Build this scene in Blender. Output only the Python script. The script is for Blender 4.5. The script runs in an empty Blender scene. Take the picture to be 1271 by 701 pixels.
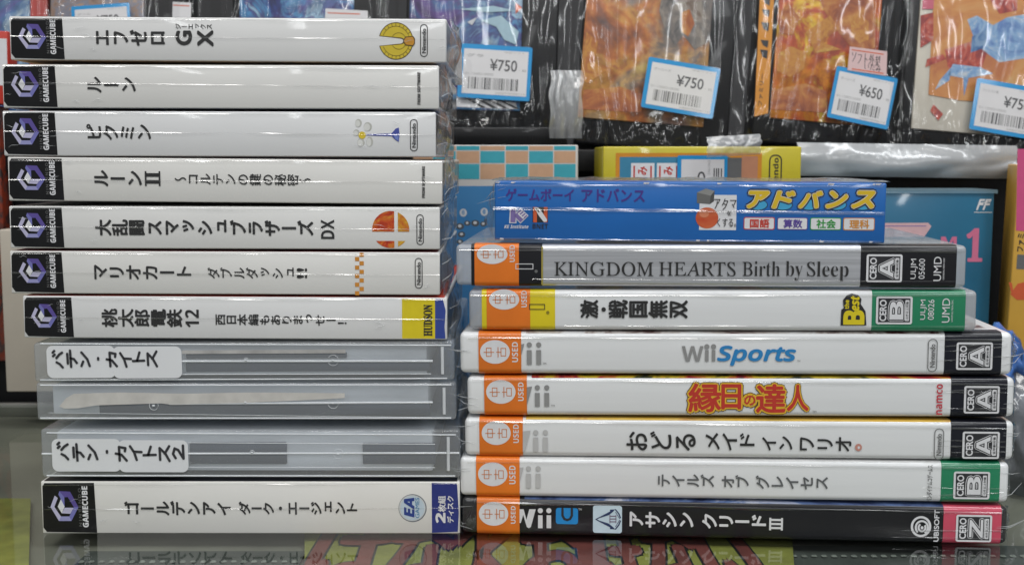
import bpy, bmesh, math, random
from mathutils import Vector, Matrix, noise
rnd = random.Random(7)
S = bpy.context.scene
COL = S.collection

# ------------------------------------------------------------------ camera, world, lights, exposure
PW, PH, F, PITCH = 1271, 701, 1450.0, math.radians(6.1)
CAM = Vector((0, -0.41, 0.1347))
cam = bpy.data.cameras.new('camera')
cam.sensor_width = 36; cam.lens = F/PW*36
cam.clip_start = 0.01; cam.clip_end = 50
cam.dof.use_dof = True; cam.dof.focus_distance = 0.42; cam.dof.aperture_fstop = 24
co = bpy.data.objects.new('camera', cam); COL.objects.link(co)
co.location = CAM; co.rotation_euler = (math.pi/2-PITCH, 0, 0)
S.camera = co
S.view_settings.view_transform = 'Standard'; S.view_settings.look = 'None'
S.view_settings.exposure = 0.10; S.view_settings.gamma = 1.0
S.render.engine = 'CYCLES'
S.cycles.transparent_max_bounces = 24; S.cycles.max_bounces = 10
S.cycles.use_denoising = True
S.cycles.sample_clamp_indirect = 4
W = bpy.data.worlds.new('World'); S.world = W; W.use_nodes = True
W.node_tree.nodes['Background'].inputs[0].default_value = (0.93, 0.97, 1.0, 1)
W.node_tree.nodes['Background'].inputs[1].default_value = 0.19
def area(name, loc, target, sx, sy, power, col=(1, .98, .95)):
    l = bpy.data.lights.new(name, 'AREA'); l.shape = 'RECTANGLE'; l.size = sx; l.size_y = sy
    l.energy = power; l.color = col
    o = bpy.data.objects.new(name, l); COL.objects.link(o)
    o.location = loc
    o.rotation_euler = (Vector(target)-Vector(loc)).to_track_quat('-Z', 'Y').to_euler()
    return o
area('ceiling_lamp', (-0.35, -0.75, 1.30), (0, .05, 0.1), 1.3, 0.16, 8.2)
area('ceiling_lamp', (0.55, -0.55, 1.35), (0, .05, 0.1), 0.16, 1.2, 9.5, (.95, .98, 1))
for lx in (-1.1, -.25, .75, 1.6): area('ceiling_lamp', (lx, -2.6, 1.25), (lx, -2.3, 0), .10, 1.1, 6.0, (.97, .99, 1))
area('ceiling_lamp', (0.0, 0.15, 1.45), (0, .10, 0.1), 1.4, 0.16, 6, (1, .98, .95))

# ------------------------------------------------------------------ photo measurement -> world
FWD = Vector((0, math.cos(PITCH), -math.sin(PITCH))); UP = Vector((0, math.sin(PITCH), math.cos(PITCH)))
def ray(px, py): return Vector((1, 0, 0))*((px-PW/2)/F) + UP*(-(py-PH/2)/F) + FWD
def at(px, py, Y):
    d = ray(px, py); return CAM + d*((Y-CAM.y)/d.y)
def atz(px, py, z):
    d = ray(px, py); return CAM + d*((z-CAM.z)/d.z)

# ------------------------------------------------------------------ materials
MATS = {}
def mat(name, col, rough=.5, coat=0., metal=0., vary=.05, scale=60, bump=0., coatrough=.06, alpha=1., spec=.5, bscale=None, stretch=None):
    if name in MATS: return MATS[name]
    m = bpy.data.materials.new(name); m.use_nodes = True; nt = m.node_tree; b = nt.nodes['Principled BSDF']
    tc = nt.nodes.new('ShaderNodeTexCoord'); n = nt.nodes.new('ShaderNodeTexNoise')
    n.inputs['Scale'].default_value = scale; n.inputs['Detail'].default_value = 5
    src = tc.outputs['Object']
    if stretch:
        mp = nt.nodes.new('ShaderNodeMapping'); mp.inputs['Scale'].default_value = stretch
        nt.links.new(src, mp.inputs[0]); src = mp.outputs[0]
    nt.links.new(src, n.inputs['Vector'])
    r = nt.nodes.new('ShaderNodeValToRGB')
    r.color_ramp.elements[0].position = .3; r.color_ramp.elements[1].position = .7
    r.color_ramp.elements[0].color = tuple(c*(1-vary) for c in col)+(1,)
    r.color_ramp.elements[1].color = tuple(min(1, c*(1+vary)) for c in col)+(1,)
    nt.links.new(n.outputs['Fac'], r.inputs[0]); nt.links.new(r.outputs[0], b.inputs['Base Color'])
    b.inputs['Roughness'].default_value = rough; b.inputs['Metallic'].default_value = metal
    b.inputs['Coat Weight'].default_value = coat; b.inputs['Coat Roughness'].default_value = coatrough
    b.inputs['Specular IOR Level'].default_value = spec
    b.inputs['Alpha'].default_value = alpha
    if bump:
        n2 = nt.nodes.new('ShaderNodeTexNoise'); n2.inputs['Scale'].default_value = bscale or scale*3; n2.inputs['Detail'].default_value = 3
        nt.links.new(src, n2.inputs['Vector'])
        bp = nt.nodes.new('ShaderNodeBump'); bp.inputs['Strength'].default_value = bump; bp.inputs['Distance'].default_value = .001
        nt.links.new(n2.outputs['Fac'], bp.inputs['Height']); nt.links.new(bp.outputs[0], b.inputs['Normal'])
        if coat: nt.links.new(bp.outputs[0], b.inputs['Coat Normal'])
    MATS[name] = m; return m
def ink(name, col, **k):
    return mat('ink_'+name, col, rough=.45, vary=.04, scale=300, coat=.25, **k)
def film(name, tint=(1, 1, 1), base=.06, rough=.08, fres=1.45, bump=.0, bscale=120, milk=0.0):
    if name in MATS: return MATS[name]
    m = bpy.data.materials.new(name); m.use_nodes = True; nt = m.node_tree; nt.nodes.clear()
    out = nt.nodes.new('ShaderNodeOutputMaterial'); mx = nt.nodes.new('ShaderNodeMixShader')
    tr = nt.nodes.new('ShaderNodeBsdfTransparent'); gl = nt.nodes.new('ShaderNodeBsdfGlossy')
    tr.inputs[0].default_value = tint+(1,); gl.inputs['Roughness'].default_value = rough
    fr = nt.nodes.new('ShaderNodeFresnel')
    geo = nt.nodes.new('ShaderNodeNewGeometry'); io = nt.nodes.new('ShaderNodeMix'); io.data_type = 'FLOAT'
    io.inputs[2].default_value = fres; io.inputs[3].default_value = 1/fres      # the same sheet seen from either side
    nt.links.new(geo.outputs['Backfacing'], io.inputs[0]); nt.links.new(io.outputs[0], fr.inputs[0])
    ad = nt.nodes.new('ShaderNodeMath'); ad.inputs[1].default_value = base; ad.use_clamp = True
    nt.links.new(fr.outputs[0], ad.inputs[0])
    nt.links.new(ad.outputs[0], mx.inputs[0]); nt.links.new(tr.outputs[0], mx.inputs[1]); nt.links.new(gl.outputs[0], mx.inputs[2])
    last = mx.outputs[0]
    if milk:
        df = nt.nodes.new('ShaderNodeBsdfDiffuse'); df.inputs[0].default_value = (.8, .82, .84, 1)
        m2 = nt.nodes.new('ShaderNodeMixShader'); m2.inputs[0].default_value = milk
        nt.links.new(last, m2.inputs[1]); nt.links.new(df.outputs[0], m2.inputs[2]); last = m2.outputs[0]
    if bump:
        tc = nt.nodes.new('ShaderNodeTexCoord'); n = nt.nodes.new('ShaderNodeTexNoise'); n.inputs['Scale'].default_value = bscale
        n.inputs['Detail'].default_value = 3; nt.links.new(tc.outputs['Object'], n.inputs['Vector'])
        bp = nt.nodes.new('ShaderNodeBump'); bp.inputs['Strength'].default_value = bump; bp.inputs['Distance'].default_value = .002
        nt.links.new(n.outputs['Fac'], bp.inputs['Height']); nt.links.new(bp.outputs[0], gl.inputs['Normal']); nt.links.new(bp.outputs[0], fr.inputs['Normal'])
    nt.links.new(last, out.inputs[0]); MATS[name] = m; return m
def art(name, stops, scale=30, detail=6, dist=1.5, rough=.35, seed=0., second=None):
    """printed cover art: a generic mottled picture in a few colours"""
    if name in MATS: return MATS[name]
    m = bpy.data.materials.new(name); m.use_nodes = True; nt = m.node_tree; b = nt.nodes['Principled BSDF']
    tc = nt.nodes.new('ShaderNodeTexCoord'); mp = nt.nodes.new('ShaderNodeMapping'); mp.inputs['Location'].default_value = (seed, seed*.7, seed*1.3)
    n = nt.nodes.new('ShaderNodeTexNoise'); n.inputs['Scale'].default_value = scale; n.inputs['Detail'].default_value = detail
    n.inputs['Distortion'].default_value = dist; n.inputs['Roughness'].default_value = .70
    r = nt.nodes.new('ShaderNodeValToRGB'); e = r.color_ramp.elements
    while len(e) < len(stops): e.new(.5)
    for k, (p, c) in enumerate(stops): e[k].position = p; e[k].color = c+(1,)
    nt.links.new(tc.outputs['Object'], mp.inputs[0]); nt.links.new(mp.outputs[0], n.inputs['Vector'])
    nt.links.new(n.outputs['Fac'], r.inputs[0]); last = r.outputs[0]
    if second:
        r2 = nt.nodes.new('ShaderNodeValToRGB'); e = r2.color_ramp.elements
        while len(e) < len(second): e.new(.5)
        for k, (p, c) in enumerate(second): e[k].position = p; e[k].color = c+(1,)
        nt.links.new(n.outputs['Fac'], r2.inputs[0])
        n2 = nt.nodes.new('ShaderNodeTexNoise'); n2.inputs['Scale'].default_value = scale*.75; n2.inputs['Detail'].default_value = 4; n2.inputs['Distortion'].default_value = .8
        mp2 = nt.nodes.new('ShaderNodeMapping'); mp2.inputs['Location'].default_value = (3.1+seed, 5.7, seed); nt.links.new(tc.outputs['Object'], mp2.inputs[0]); nt.links.new(mp2.outputs[0], n2.inputs['Vector'])
        st = nt.nodes.new('ShaderNodeMapRange'); st.inputs[1].default_value = .48; st.inputs[2].default_value = .56; nt.links.new(n2.outputs['Fac'], st.inputs[0])
        mx = nt.nodes.new('ShaderNodeMixRGB'); nt.links.new(st.outputs[0], mx.inputs[0]); nt.links.new(last, mx.inputs[1]); nt.links.new(r2.outputs[0], mx.inputs[2])
        n3 = nt.nodes.new('ShaderNodeTexNoise'); n3.inputs['Scale'].default_value = scale*5; n3.inputs['Detail'].default_value = 5; nt.links.new(mp2.outputs[0], n3.inputs['Vector'])
        mr = nt.nodes.new('ShaderNodeMapRange'); mr.inputs[1].default_value = .35; mr.inputs[2].default_value = .65; mr.inputs[3].default_value = .72; mr.inputs[4].default_value = 1.2; nt.links.new(n3.outputs['Fac'], mr.inputs[0])
        ml = nt.nodes.new('ShaderNodeMixRGB'); ml.blend_type = 'MULTIPLY'; ml.inputs[0].default_value = 1; nt.links.new(mx.outputs[0], ml.inputs[1]); nt.links.new(mr.outputs[0], ml.inputs[2]); last = ml.outputs[0]
    nt.links.new(last, b.inputs['Base Color'])
    b.inputs['Roughness'].default_value = rough; MATS[name] = m; return m

def paper(seed):
    w = (0, -.02, .0, -.035, .005, -.01, .0, -.03, .01)[seed % 9]      # each sleeve has yellowed a little differently
    return mat('white_paper_%d' % (seed % 9), (.74+w*.5, .73+w*.2, .705-w*.6), rough=.5, coat=.35, vary=.035, scale=9+seed, bump=.16, bscale=30)
PAPER_EDGE = mat('worn_paper_edge', (.50, .47, .43), rough=.8, vary=.2, scale=200)
WHITEPL = mat('white_plastic', (.80, .81, .82), rough=.25, coat=.2, vary=.02)
SLEEVE = mat('white_print_sleeve', (.77, .78, .79), rough=.35, coat=.8, vary=.015, scale=20, bump=.05, bscale=25, coatrough=.12, stretch=(1, 1, 12))
BLACKPL = mat('black_plastic', (.006, .006, .007), rough=.4, coat=.1, vary=.2, spec=.3)
BLACK = ink('black', (.018, .018, .02)); WHITE = ink('white', (.80, .80, .80))
PANEL = mat('black_print', (.008, .008, .009), rough=.5, coat=.25, vary=.3, scale=80, bump=.3, bscale=120, spec=.2)
FILM = film('clear_film', base=.03, rough=.1, bump=.5, bscale=90)
FILMX = film('crinkled_film', base=.06, rough=.12, bump=.4, bscale=90, milk=.05)
SEAM = film('film_seam', base=.22, rough=.18, milk=.34)
GREYPL = mat('clear_grey_plastic', (.66, .66, .67), rough=.18, coat=.5, vary=.08, scale=40, alpha=.5, stretch=(6, 1, 1))
ORANGE = mat('orange_sticker', (.80, .19, .012), rough=.45, coat=.3, vary=.04, scale=90)

# ------------------------------------------------------------------ scene graph helpers
def tag(o, label=None, cat=None, group=None, kind=None):
    if label: o['label'] = label
    if cat: o['category'] = cat
    if group: o['group'] = group
    if kind: o['kind'] = kind
    return o
class G:
    """collects polygons for ONE mesh object"""
    def __init__(s): s.v = []; s.f = []; s.m = []; s.mats = []; s.smooth = []
    def mi(s, m):
        if m not in s.mats: s.mats.append(m)
        return s.mats.index(m)
    def face(s, pts, m, smooth=False):
        b = len(s.v); s.v += [tuple(p) for p in pts]; s.f.append(tuple(range(b, b+len(pts)))); s.m.append(s.mi(m)); s.smooth.append(smooth)
    def mesh(s, vs, fs, m, smooth=False):
        b = len(s.v); s.v += [tuple(p) for p in vs]; k = s.mi(m)
        for f in fs: s.f.append(tuple(i+b for i in f)); s.m.append(k); s.smooth.append(smooth)
    def box(s, x0, x1, y0, y1, z0, z1, m, bev=0., seg=2, smooth=True):
        bm = bmesh.new(); bmesh.ops.create_cube(bm, size=1)
        for v in bm.verts: v.co = Vector(((x0+x1)/2+v.co.x*(x1-x0), (y0+y1)/2+v.co.y*(y1-y0), (z0+z1)/2+v.co.z*(z1-z0)))
        if bev: bmesh.ops.bevel(bm, geom=bm.edges[:], offset=bev, segments=seg, profile=.5, affect='EDGES')
        bm.verts.index_update(); s.mesh([v.co.copy() for v in bm.verts], [[v.index for v in f.verts] for f in bm.faces], m, smooth and bev > 0); bm.free()
    def tube(s, pts, r, m, n=6):
        pts = [Vector(p) for p in pts]; vs = []; fs = []
        for i, p in enumerate(pts):
            t = (pts[min(i+1, len(pts)-1)]-pts[max(i-1, 0)]).normalized()
            a = t.cross(Vector((0, 0, 1)) if abs(t.z) < .9 else Vector((1, 0, 0))).normalized(); b = t.cross(a)
            rr = r[i] if isinstance(r, (list, tuple)) else r
            vs += [p+(a*math.cos(2*math.pi*k/n)+b*math.sin(2*math.pi*k/n))*rr for k in range(n)]
        for i in range(len(pts)-1):
            for k in range(n): fs.append((i*n+k, i*n+(k+1) % n, (i+1)*n+(k+1) % n, (i+1)*n+k))
        s.mesh(vs, fs, m, True)
    def build(s, name, parent=None, label=None):
        me = bpy.data.meshes.new(name); me.from_pydata(s.v, [], s.f)
        for m in s.mats: me.materials.append(m)
        me.polygons.foreach_set('material_index', s.m); me.polygons.foreach_set('use_smooth', s.smooth); me.update()
        o = bpy.data.objects.new(name, me); COL.objects.link(o)
        if parent: o.parent = parent
        if label: o['label'] = label
        return o

# ------------------------------------------------------------------ lettering
TXT = {}
def glyphs(body, off=0.):
    key = (body, off)
    if key not in TXT:
        c = bpy.data.curves.new('lettering', 'FONT'); c.body = body; c.resolution_u = 4; c.offset = off
        o = bpy.data.objects.new('lettering', c); COL.objects.link(o); bpy.context.view_layer.update()
        me = bpy.data.meshes.new_from_object(o.evaluated_get(bpy.context.evaluated_depsgraph_get()))
        TXT[key] = ([(v.co.x, v.co.y) for v in me.vertices], [tuple(p.vertices) for p in me.polygons])
        bpy.data.objects.remove(o); bpy.data.curves.remove(c); bpy.data.meshes.remove(me)
    return TXT[key]
def conv(s, up, lo, dg):
    r = ''
    for ch in s:
        if 'A' <= ch <= 'Z': r += chr(up+ord(ch)-65)
        elif 'a' <= ch <= 'z': r += chr(lo+ord(ch)-97)
        elif '0' <= ch <= '9' and dg: r += chr(dg+ord(ch)-48)
        else: r += ch
    return r
def sans(s): return conv(s, 0x1D5D4, 0x1D5EE, 0x1D7EC)      # bold sans
def ital(s): return conv(s, 0x1D63C, 0x1D656, 0x1D7EC)      # bold italic sans
def serif(s): return conv(s, 0x1D400, 0x1D41A, 0x1D7CE)     # bold serif
def rot90(vs): return [(-y, x) for x, y in vs]
HAND = {'バ': [[(.38, .7), (.30, .45), (.12, .2)], [(.6, .7), (.78, .45), (.88, .2)], [(.70, .98), (.78, .83)], [(.88, 1.0), (.97, .86)]],
 'テ': [[(.25, .85), (.75, .87)], [(.08, .58), (.92, .62)], [(.52, .6), (.48, .32), (.28, .08)]],
 'ン': [[(.15, .82), (.38, .66)], [(.15, .12), (.5, .3), (.85, .78)]], '・': [[(.46, .5), (.54, .5)]],
 'カ': [[(.12, .65), (.82, .68), (.76, .18), (.6, .22)], [(.48, .95), (.42, .5), (.12, .1)]],
 'イ': [[(.82, .92), (.5, .6), (.12, .42)], [(.54, .6), (.52, .02)]],
 'ト': [[(.38, .98), (.40, .02)], [(.4, .62), (.82, .4)]],
 'ス': [[(.18, .82), (.78, .84), (.5, .4), (.12, .08)], [(.5, .45), (.88, .08)]],
 '2': [[(.2, .72), (.42, .92), (.7, .78), (.62, .5), (.18, .1), (.85, .12)]],
 'ア': [[(.1, .85), (.88, .85), (.6, .5)], [(.5, .7), (.45, .35), (.2, .05)]],
 'タ': [[(.45, .95), (.3, .65), (.08, .4)], [(.4, .78), (.85, .78), (.55, .25), (.2, .02)], [(.32, .52), (.68, .42)]],
 'マ': [[(.08, .82), (.9, .82), (.6, .42)], [(.38, .48), (.62, .2)]],
 'ソ': [[(.15, .85), (.3, .6)], [(.85, .88), (.65, .4), (.3, .05)]], 'フ': [[(.12, .82), (.85, .82), (.65, .35), (.3, .05)]],
 '外': [[(.3, .95), (.22, .7), (.05, .45)], [(.28, .78), (.5, .78), (.35, .3), (.05, .05)], [(.2, .55), (.38, .42)], [(.7, .95), (.7, .02)], [(.7, .6), (.95, .42)]],
 '製': [[(.1, .82), (.55, .82)], [(.08, .62), (.58, .62)], [(.32, .95), (.32, .5)], [(.72, .9), (.72, .62)], [(.9, .95), (.9, .5)], [(.05, .4), (.95, .4)], [(.5, .5), (.45, .3), (.08, .05)], [(.45, .3), (.45, .05)], [(.5, .3), (.95, .02)]],
 'い': [[(.15, .8), (.18, .35), (.3, .2)], [(.75, .75), (.88, .4)]],
 'た': [[(.1, .75), (.6, .78)], [(.35, .95), (.12, .1)], [(.55, .5), (.85, .5)], [(.5, .25), (.6, .1), (.9, .12)]],
 'み': [[(.2, .85), (.55, .85), (.35, .4), (.12, .15), (.1, .4), (.9, .3)], [(.75, .6), (.6, .02)]]}
NOROT = set('ー〜')
SMALL = set('ッュィョャェっ')

class Dec:
    """printing on the front face of a thing: boxes are photo measurements mapped onto that face"""
    def __init__(s, fr, base=.00006): s.fr = fr; s.base = base; s.g = G()
    def y(s, layer): return -(s.base+layer*.00005)
    def uvbox(s, b):
        x0, y0, x1, y1 = b; f = s.fr
        a = [f.uv(x0, y0), f.uv(x1, y0), f.uv(x0, y1), f.uv(x1, y1)]
        return ((a[0][0]+a[2][0])/2, (a[2][1]+a[3][1])/2, (a[1][0]+a[3][0])/2, (a[0][1]+a[1][1])/2)
    def poly(s, pts, m, layer=0): s.g.face([(u, s.y(layer), v) for u, v in pts], m)
    def pxpoly(s, pts, m, layer=0): s.poly([s.fr.uv(*p) for p in pts], m, layer)
    def rect(s, b, m, layer=0, r=0., px=True):
        u0, v0, u1, v1 = s.uvbox(b) if px else b
        s.poly(rr(u0, v0, u1, v1, r), m, layer)
    def frame(s, b, w, m, layer=0, r=0., px=True):
        u0, v0, u1, v1 = s.uvbox(b) if px else b
        o = rr(u0, v0, u1, v1, r); i = rr(u0+w, v0+w, u1-w, v1-w, max(r-w, 1e-5) if r else 0)
        y = s.y(layer)
        for k in range(len(o)):
            j = (k+1) % len(o); s.g.face([(o[k][0], y, o[k][1]), (o[j][0], y, o[j][1]), (i[j][0], y, i[j][1]), (i[k][0], y, i[k][1])], m)
    def ell(s, b, m, layer=0, a0=0, a1=360, n=40, px=True):
        u0, v0, u1, v1 = s.uvbox(b) if px else b; full = abs(a1-a0) >= 360
        cu, cv, ru, rv = (u0+u1)/2, (v0+v1)/2, (u1-u0)/2, (v1-v0)/2
        pts = [(cu+ru*math.cos(math.radians(a0+(a1-a0)*k/n)), cv+rv*math.sin(math.radians(a0+(a1-a0)*k/n))) for k in range(n if full else n+1)]
        s.poly(pts, m, layer)
    def ring(s, b, w, m, layer=0, a0=0, a1=360, n=40, px=True):
        u0, v0, u1, v1 = s.uvbox(b) if px else b
        cu, cv, ru, rv = (u0+u1)/2, (v0+v1)/2, (u1-u0)/2, (v1-v0)/2; y = s.y(layer)
        for k in range(n):
            q = []
            for kk, dr in ((k, 0), (k+1, 0), (k+1, w), (k, w)):
                a = math.radians(a0+(a1-a0)*kk/n); q.append((cu+(ru-dr)*math.cos(a), y, cv+(rv-dr)*math.sin(a)))
            s.g.face(q, m)
    def stroke(s, pts, w, m, layer=0, px=False):
        if px: pts = [s.fr.uv(*p) for p in pts]
        for k in range(len(pts)-1):
            a, b = Vector(pts[k]), Vector(pts[k+1]); d = b-a
            if d.length < 1e-9: continue
            d = d.normalized()*w/2; n = Vector((-d.y, d.x)); y = s.y(layer)-k*4e-6
            q = [a-n-d*.25, a-n*.6-d*.9, a+n*.6-d*.9, a+n-d*.25, b+n+d*.25, b+n*.6+d*.9, b-n*.6+d*.9, b-n+d*.25]
            s.g.face([(p.x, y, p.y) for p in q], m)
    def put(s, items, b, m, layer, bold, px=True, slant=0.):
        """items: list of (verts, faces); fit their common bbox to the box b"""
        u0, v0, u1, v1 = s.uvbox(b) if px else b
        allv = [p for vs, _ in items for p in vs]
        if slant: items = [([(x+y*slant, y) for x, y in vs], fs) for vs, fs in items]; allv = [p for vs, _ in items for p in vs]
        x0 = min(p[0] for p in allv); x1 = max(p[0] for p in allv); y0 = min(p[1] for p in allv); y1 = max(p[1] for p in allv)
        sx = (u1-u0)/max(x1-x0, 1e-6); sy = (v1-v0)/max(y1-y0, 1e-6)
        for vs, fs in items:
            P = [(u0+(x-x0)*sx, v0+(y-y0)*sy) for x, y in vs]
            offs = [(0, 0)]
            if bold:
                r = bold*min(abs(sx), abs(sy)); offs += [(r*math.cos(k*math.pi/4), r*math.sin(k*math.pi/4)) for k in range(8)]
            for k, (du, dv) in enumerate(offs):
                s.g.mesh([(u+du, s.y(layer)-k*3e-6, v+dv) for u, v in P], fs, m)
    def vtext(s, body, b, m, layer=2, bold=0., px=True, tight=True):
        """vertical writing laid on its side: every sign turned a quarter to the left, running along +u"""
        items = []; x = 0.
        for ch in body:
            if ch == ' ': x += .5; continue
            vs, fs = glyphs(ch)
            c = [(a-.5, bb-.38) for a, bb in vs]
            if ch in SMALL: c = [(a+.12, bb+.12) for a, bb in c]
            if ch == '〜': c = [(a, -bb) for a, bb in c]
            elif ch not in NOROT: c = rot90(c)
            items.append(([(a+x, bb) for a, bb in c], fs)); x += 1.0
        s.put(items, b, m, layer, bold, px)
    def rtext(s, body, b, m, layer=2, bold=0., px=True, off=0.):
        vs, fs = glyphs(body, off); s.put([(rot90(vs), fs)], b, m, layer, bold, px)
    def text(s, body, b, m, layer=2, bold=0., px=True, off=0., slant=0.):
        vs, fs = glyphs(body, off); s.put([(list(vs), fs)], b, m, layer, bold, px, slant)
    def hand(s, body, b, m, w, layer=2, px=True, rot=True, jit=.05, rise=0.):
        u0, v0, u1, v1 = s.uvbox(b) if px else b; n = len(body); cw = (u1-u0)/n
        for i, ch in enumerate(body):
            if ch not in HAND: continue
            jx, jy = rnd.uniform(-jit, jit), rnd.uniform(-jit, jit)
            for st in HAND[ch]:
                q = []
                for x, y in st:
                    if rot: x, y = 1-y, x
                    q.append((u0+(i+.06+.88*(x+jx*.5))*cw, v0+(v1-v0)*(y+jy)+rise*i))
                s.stroke(q, w, m, layer)
    def build(s, name, parent, label=None):
        return s.g.build(name, parent, label)
def rr(u0, v0, u1, v1, r):
    if not r: return [(u0, v0), (u1, v0), (u1, v1), (u0, v1)]
    p = []
    for cx, cy, a in ((u1-r, v0+r, -90), (u1-r, v1-r, 0), (u0+r, v1-r, 90), (u0+r, v0+r, 180)):
        for k in range(6): t = math.radians(a+k*18); p.append((cx+r*math.cos(t), cy+r*math.sin(t)))
    return p

class Thing:
    """an Empty at a thing's lower front corner: x along its front, y away from the viewer, z up"""
    def __init__(s, name, label, cat, bl, br, tl, tr, yl, yr, group=None, lean=0.):
        o, r = at(*bl, yl), at(*br, yr); u = (r-o).normalized(); z = Vector((0, 0, 1)); v = (z-u*z.dot(u)).normalized(); d = v.cross(u)
        if lean: q = Matrix.Rotation(math.radians(lean), 3, -u); v = q @ v; d = q @ d
        s.O, s.u, s.v, s.d = o, u, v, d; s.W = (r-o).length
        s.H = (s.uv(*tl)[1]+s.uv(*tr)[1])/2
        M = Matrix((u, d, v)).transposed().to_4x4(); M.translation = o
        e = bpy.data.objects.new(name, None); e.empty_display_size = .02; COL.objects.link(e); e.matrix_world = M; s.e = e
        tag(e, label, cat, group)
    def uv(s, px, py):
        r = ray(px, py); p = CAM + r*((s.O-CAM).dot(s.d)/r.dot(s.d)) - s.O
        return (p.dot(s.u), p.dot(s.v))
    def x(s, px, py=None):
        if py is None: py = 0; return s.uv(px, s.midy)[0]
        return s.uv(px, py)[0]

def crumple(fr, name, x0, x1, z0, z1, yfun, m, nx=14, nz=14, amp=.002, freq=60, seed=0., parent=None, plane='xz'):
    vs, fs = [], []
    for i in range(nx+1):
        for k in range(nz+1):
            a, b = i/nx, k/nz; x = x0+(x1-x0)*a; z = z0+(z1-z0)*b
            d = noise.noise(Vector((x*freq+seed, z*freq*.6, seed)))*amp + abs(noise.noise(Vector((x*freq*2.1, z*freq*1.4+seed, 3.))))*amp*.8
            h = yfun(a, b)+d
            vs.append((x, -h, z) if plane == 'xz' else (h+fr.W, x, z))
    for i in range(nx):
        for k in range(nz): fs.append((i*(nz+1)+k, (i+1)*(nz+1)+k, (i+1)*(nz+1)+k+1, i*(nz+1)+k+1))
    g = G(); g.mesh(vs, fs, m, True); return g.build(name, parent or fr.e)

# ------------------------------------------------------------------ the setting: glass counter, what shows under it, shelf behind
g = G(); gy1 = at(20, 503, 0).y
gy1 = atz(20, 503, 0).y
BACKY = .232
GLASS = film('counter_glass', tint=(.96, .98, .97), base=.0, rough=.045, fres=1.42, bump=.03, bscale=8)
GLASSLOW = film('counter_glass_underside', tint=(.93, .96, .94), base=0, rough=.03, fres=1.001)
def quad(z, m): g.face([(-.45, -.14, z), (.45, -.14, z), (.45, gy1, z), (-.45, gy1, z)], m)
quad(0, GLASS); quad(-.0024, GLASSLOW)
for a, b in (((-.45, -.14), (.45, -.14)), ((.45, -.14), (.45, gy1)), ((.45, gy1), (-.45, gy1)), ((-.45, gy1), (-.45, -.14))): g.face([a+(0,), b+(0,), b+(-.0024,), a+(-.0024,)], GLASSLOW)
ct = g.build('glass_counter'); tag(ct, 'glass counter top that both stacks of games stand on', 'counter')
g = G(); g.box(-.45, .45, gy1+.0004, gy1+.004, -.008, .0012, mat('dull_metal', (.42, .41, .38), rough=.35, metal=.8, vary=.1), bev=.0004)
o = g.build('edge_trim', ct)
g = G(); TRAY = mat('grey_tray', (.19, .18, .15), rough=.7, vary=.25, scale=18, bump=.2)
g.box(-.45, .45, -.14, gy1, -.009, -.0062, TRAY)
o = g.build('display_floor'); tag(o, kind='structure')
# ribbed strips lying under the glass
RIB = mat('ribbed_strip', (.22, .23, .21), rough=.6, vary=.25, scale=200); RIBD = mat('ribbed_base', (.06, .065, .06), rough=.7, vary=.3)
def ribs(x0, x1, py, name, label):
    g = G(); a = atz(x0, py, -.0045); b = atz(x1, py, -.0045)
    g.box(a.x, b.x, a.y-.016, a.y+.012, -.0060, -.0050, RIBD)
    n = int((b.x-a.x)/.0034)
    for k in range(n):
        x = a.x+(k+.5)*(b.x-a.x)/n
        g.box(x-.0010, x+.0010, a.y-.0012+rnd.uniform(-.0004, .0004), a.y+.0006, -.00495, -.0042, RIB, bev=.0004, seg=1)
    o = g.build(name); tag(o, label, 'strip', 'ribbed strips under the glass')
ribs(955, 1300, 689, 'ribbed_strip', 'dark ribbed strip under the glass below the black case')
ribs(95, 372, 696, 'ribbed_strip', 'dark ribbed strip under the glass below the left stack')
# yellow sheets with red brush writing, under the glass
YEL = mat('yellow_sheet', (.23, .23, .045), rough=.8, vary=.25, scale=90, bump=.3)
REDP = mat('red_poster_paint', (.17, .04, .035), rough=.7, vary=.3, scale=60)
class Flat:
    def uv(s, px, py): p = atz(px, py, s.z); return (p.x, p.y)
def sheet(pts, label, text=None):
    f = Flat(); f.z = -.0036
    q = [f.uv(*p) for p in pts]; g = G(); g.face([(x, y, f.z) for x, y in q], YEL); g.face([(x, y, f.z-.0012) for x, y in q], YEL)
    for k in range(len(q)): a, b = q[k], q[(k+1) % len(q)]; g.face([(a[0], a[1], f.z), (b[0], b[1], f.z), (b[0], b[1], f.z-.0012), (a[0], a[1], f.z-.0012)], YEL)
    o = g.build('poster_sheet'); tag(o, label, 'poster', 'yellow sheets under the glass')
    if text:
        g1 = G()
        for ch, x0, x1 in text:
            a = f.uv(x0, 735); b = f.uv(x1, 650); vs, fs = glyphs(ch)
            mx0 = min(p[0] for p in vs); mx1 = max(p[0] for p in vs); my0 = min(p[1] for p in vs); my1 = max(p[1] for p in vs)
            ux0, ux1 = f.uv(x0, 690)[0], f.uv(x1, 690)[0]
            for r, m, dz in ((.0022, BLACK, .00010), (.0014, REDP, .0003)):
                for k in range(9):
                    du, dv = (0, 0) if k == 8 else (r*math.cos(k*math.pi/4), r*1.6*math.sin(k*math.pi/4))
                    g1.mesh([(ux0+(x-mx0)/(mx1-mx0)*(ux1-ux0)+du, a[1]+(y-my0)/(my1-my0)*(b[1]-a[1])+dv, f.z+dz+k*4e-6) for x, y in vs], fs, m)
        g1.build('lettering', o)
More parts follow.
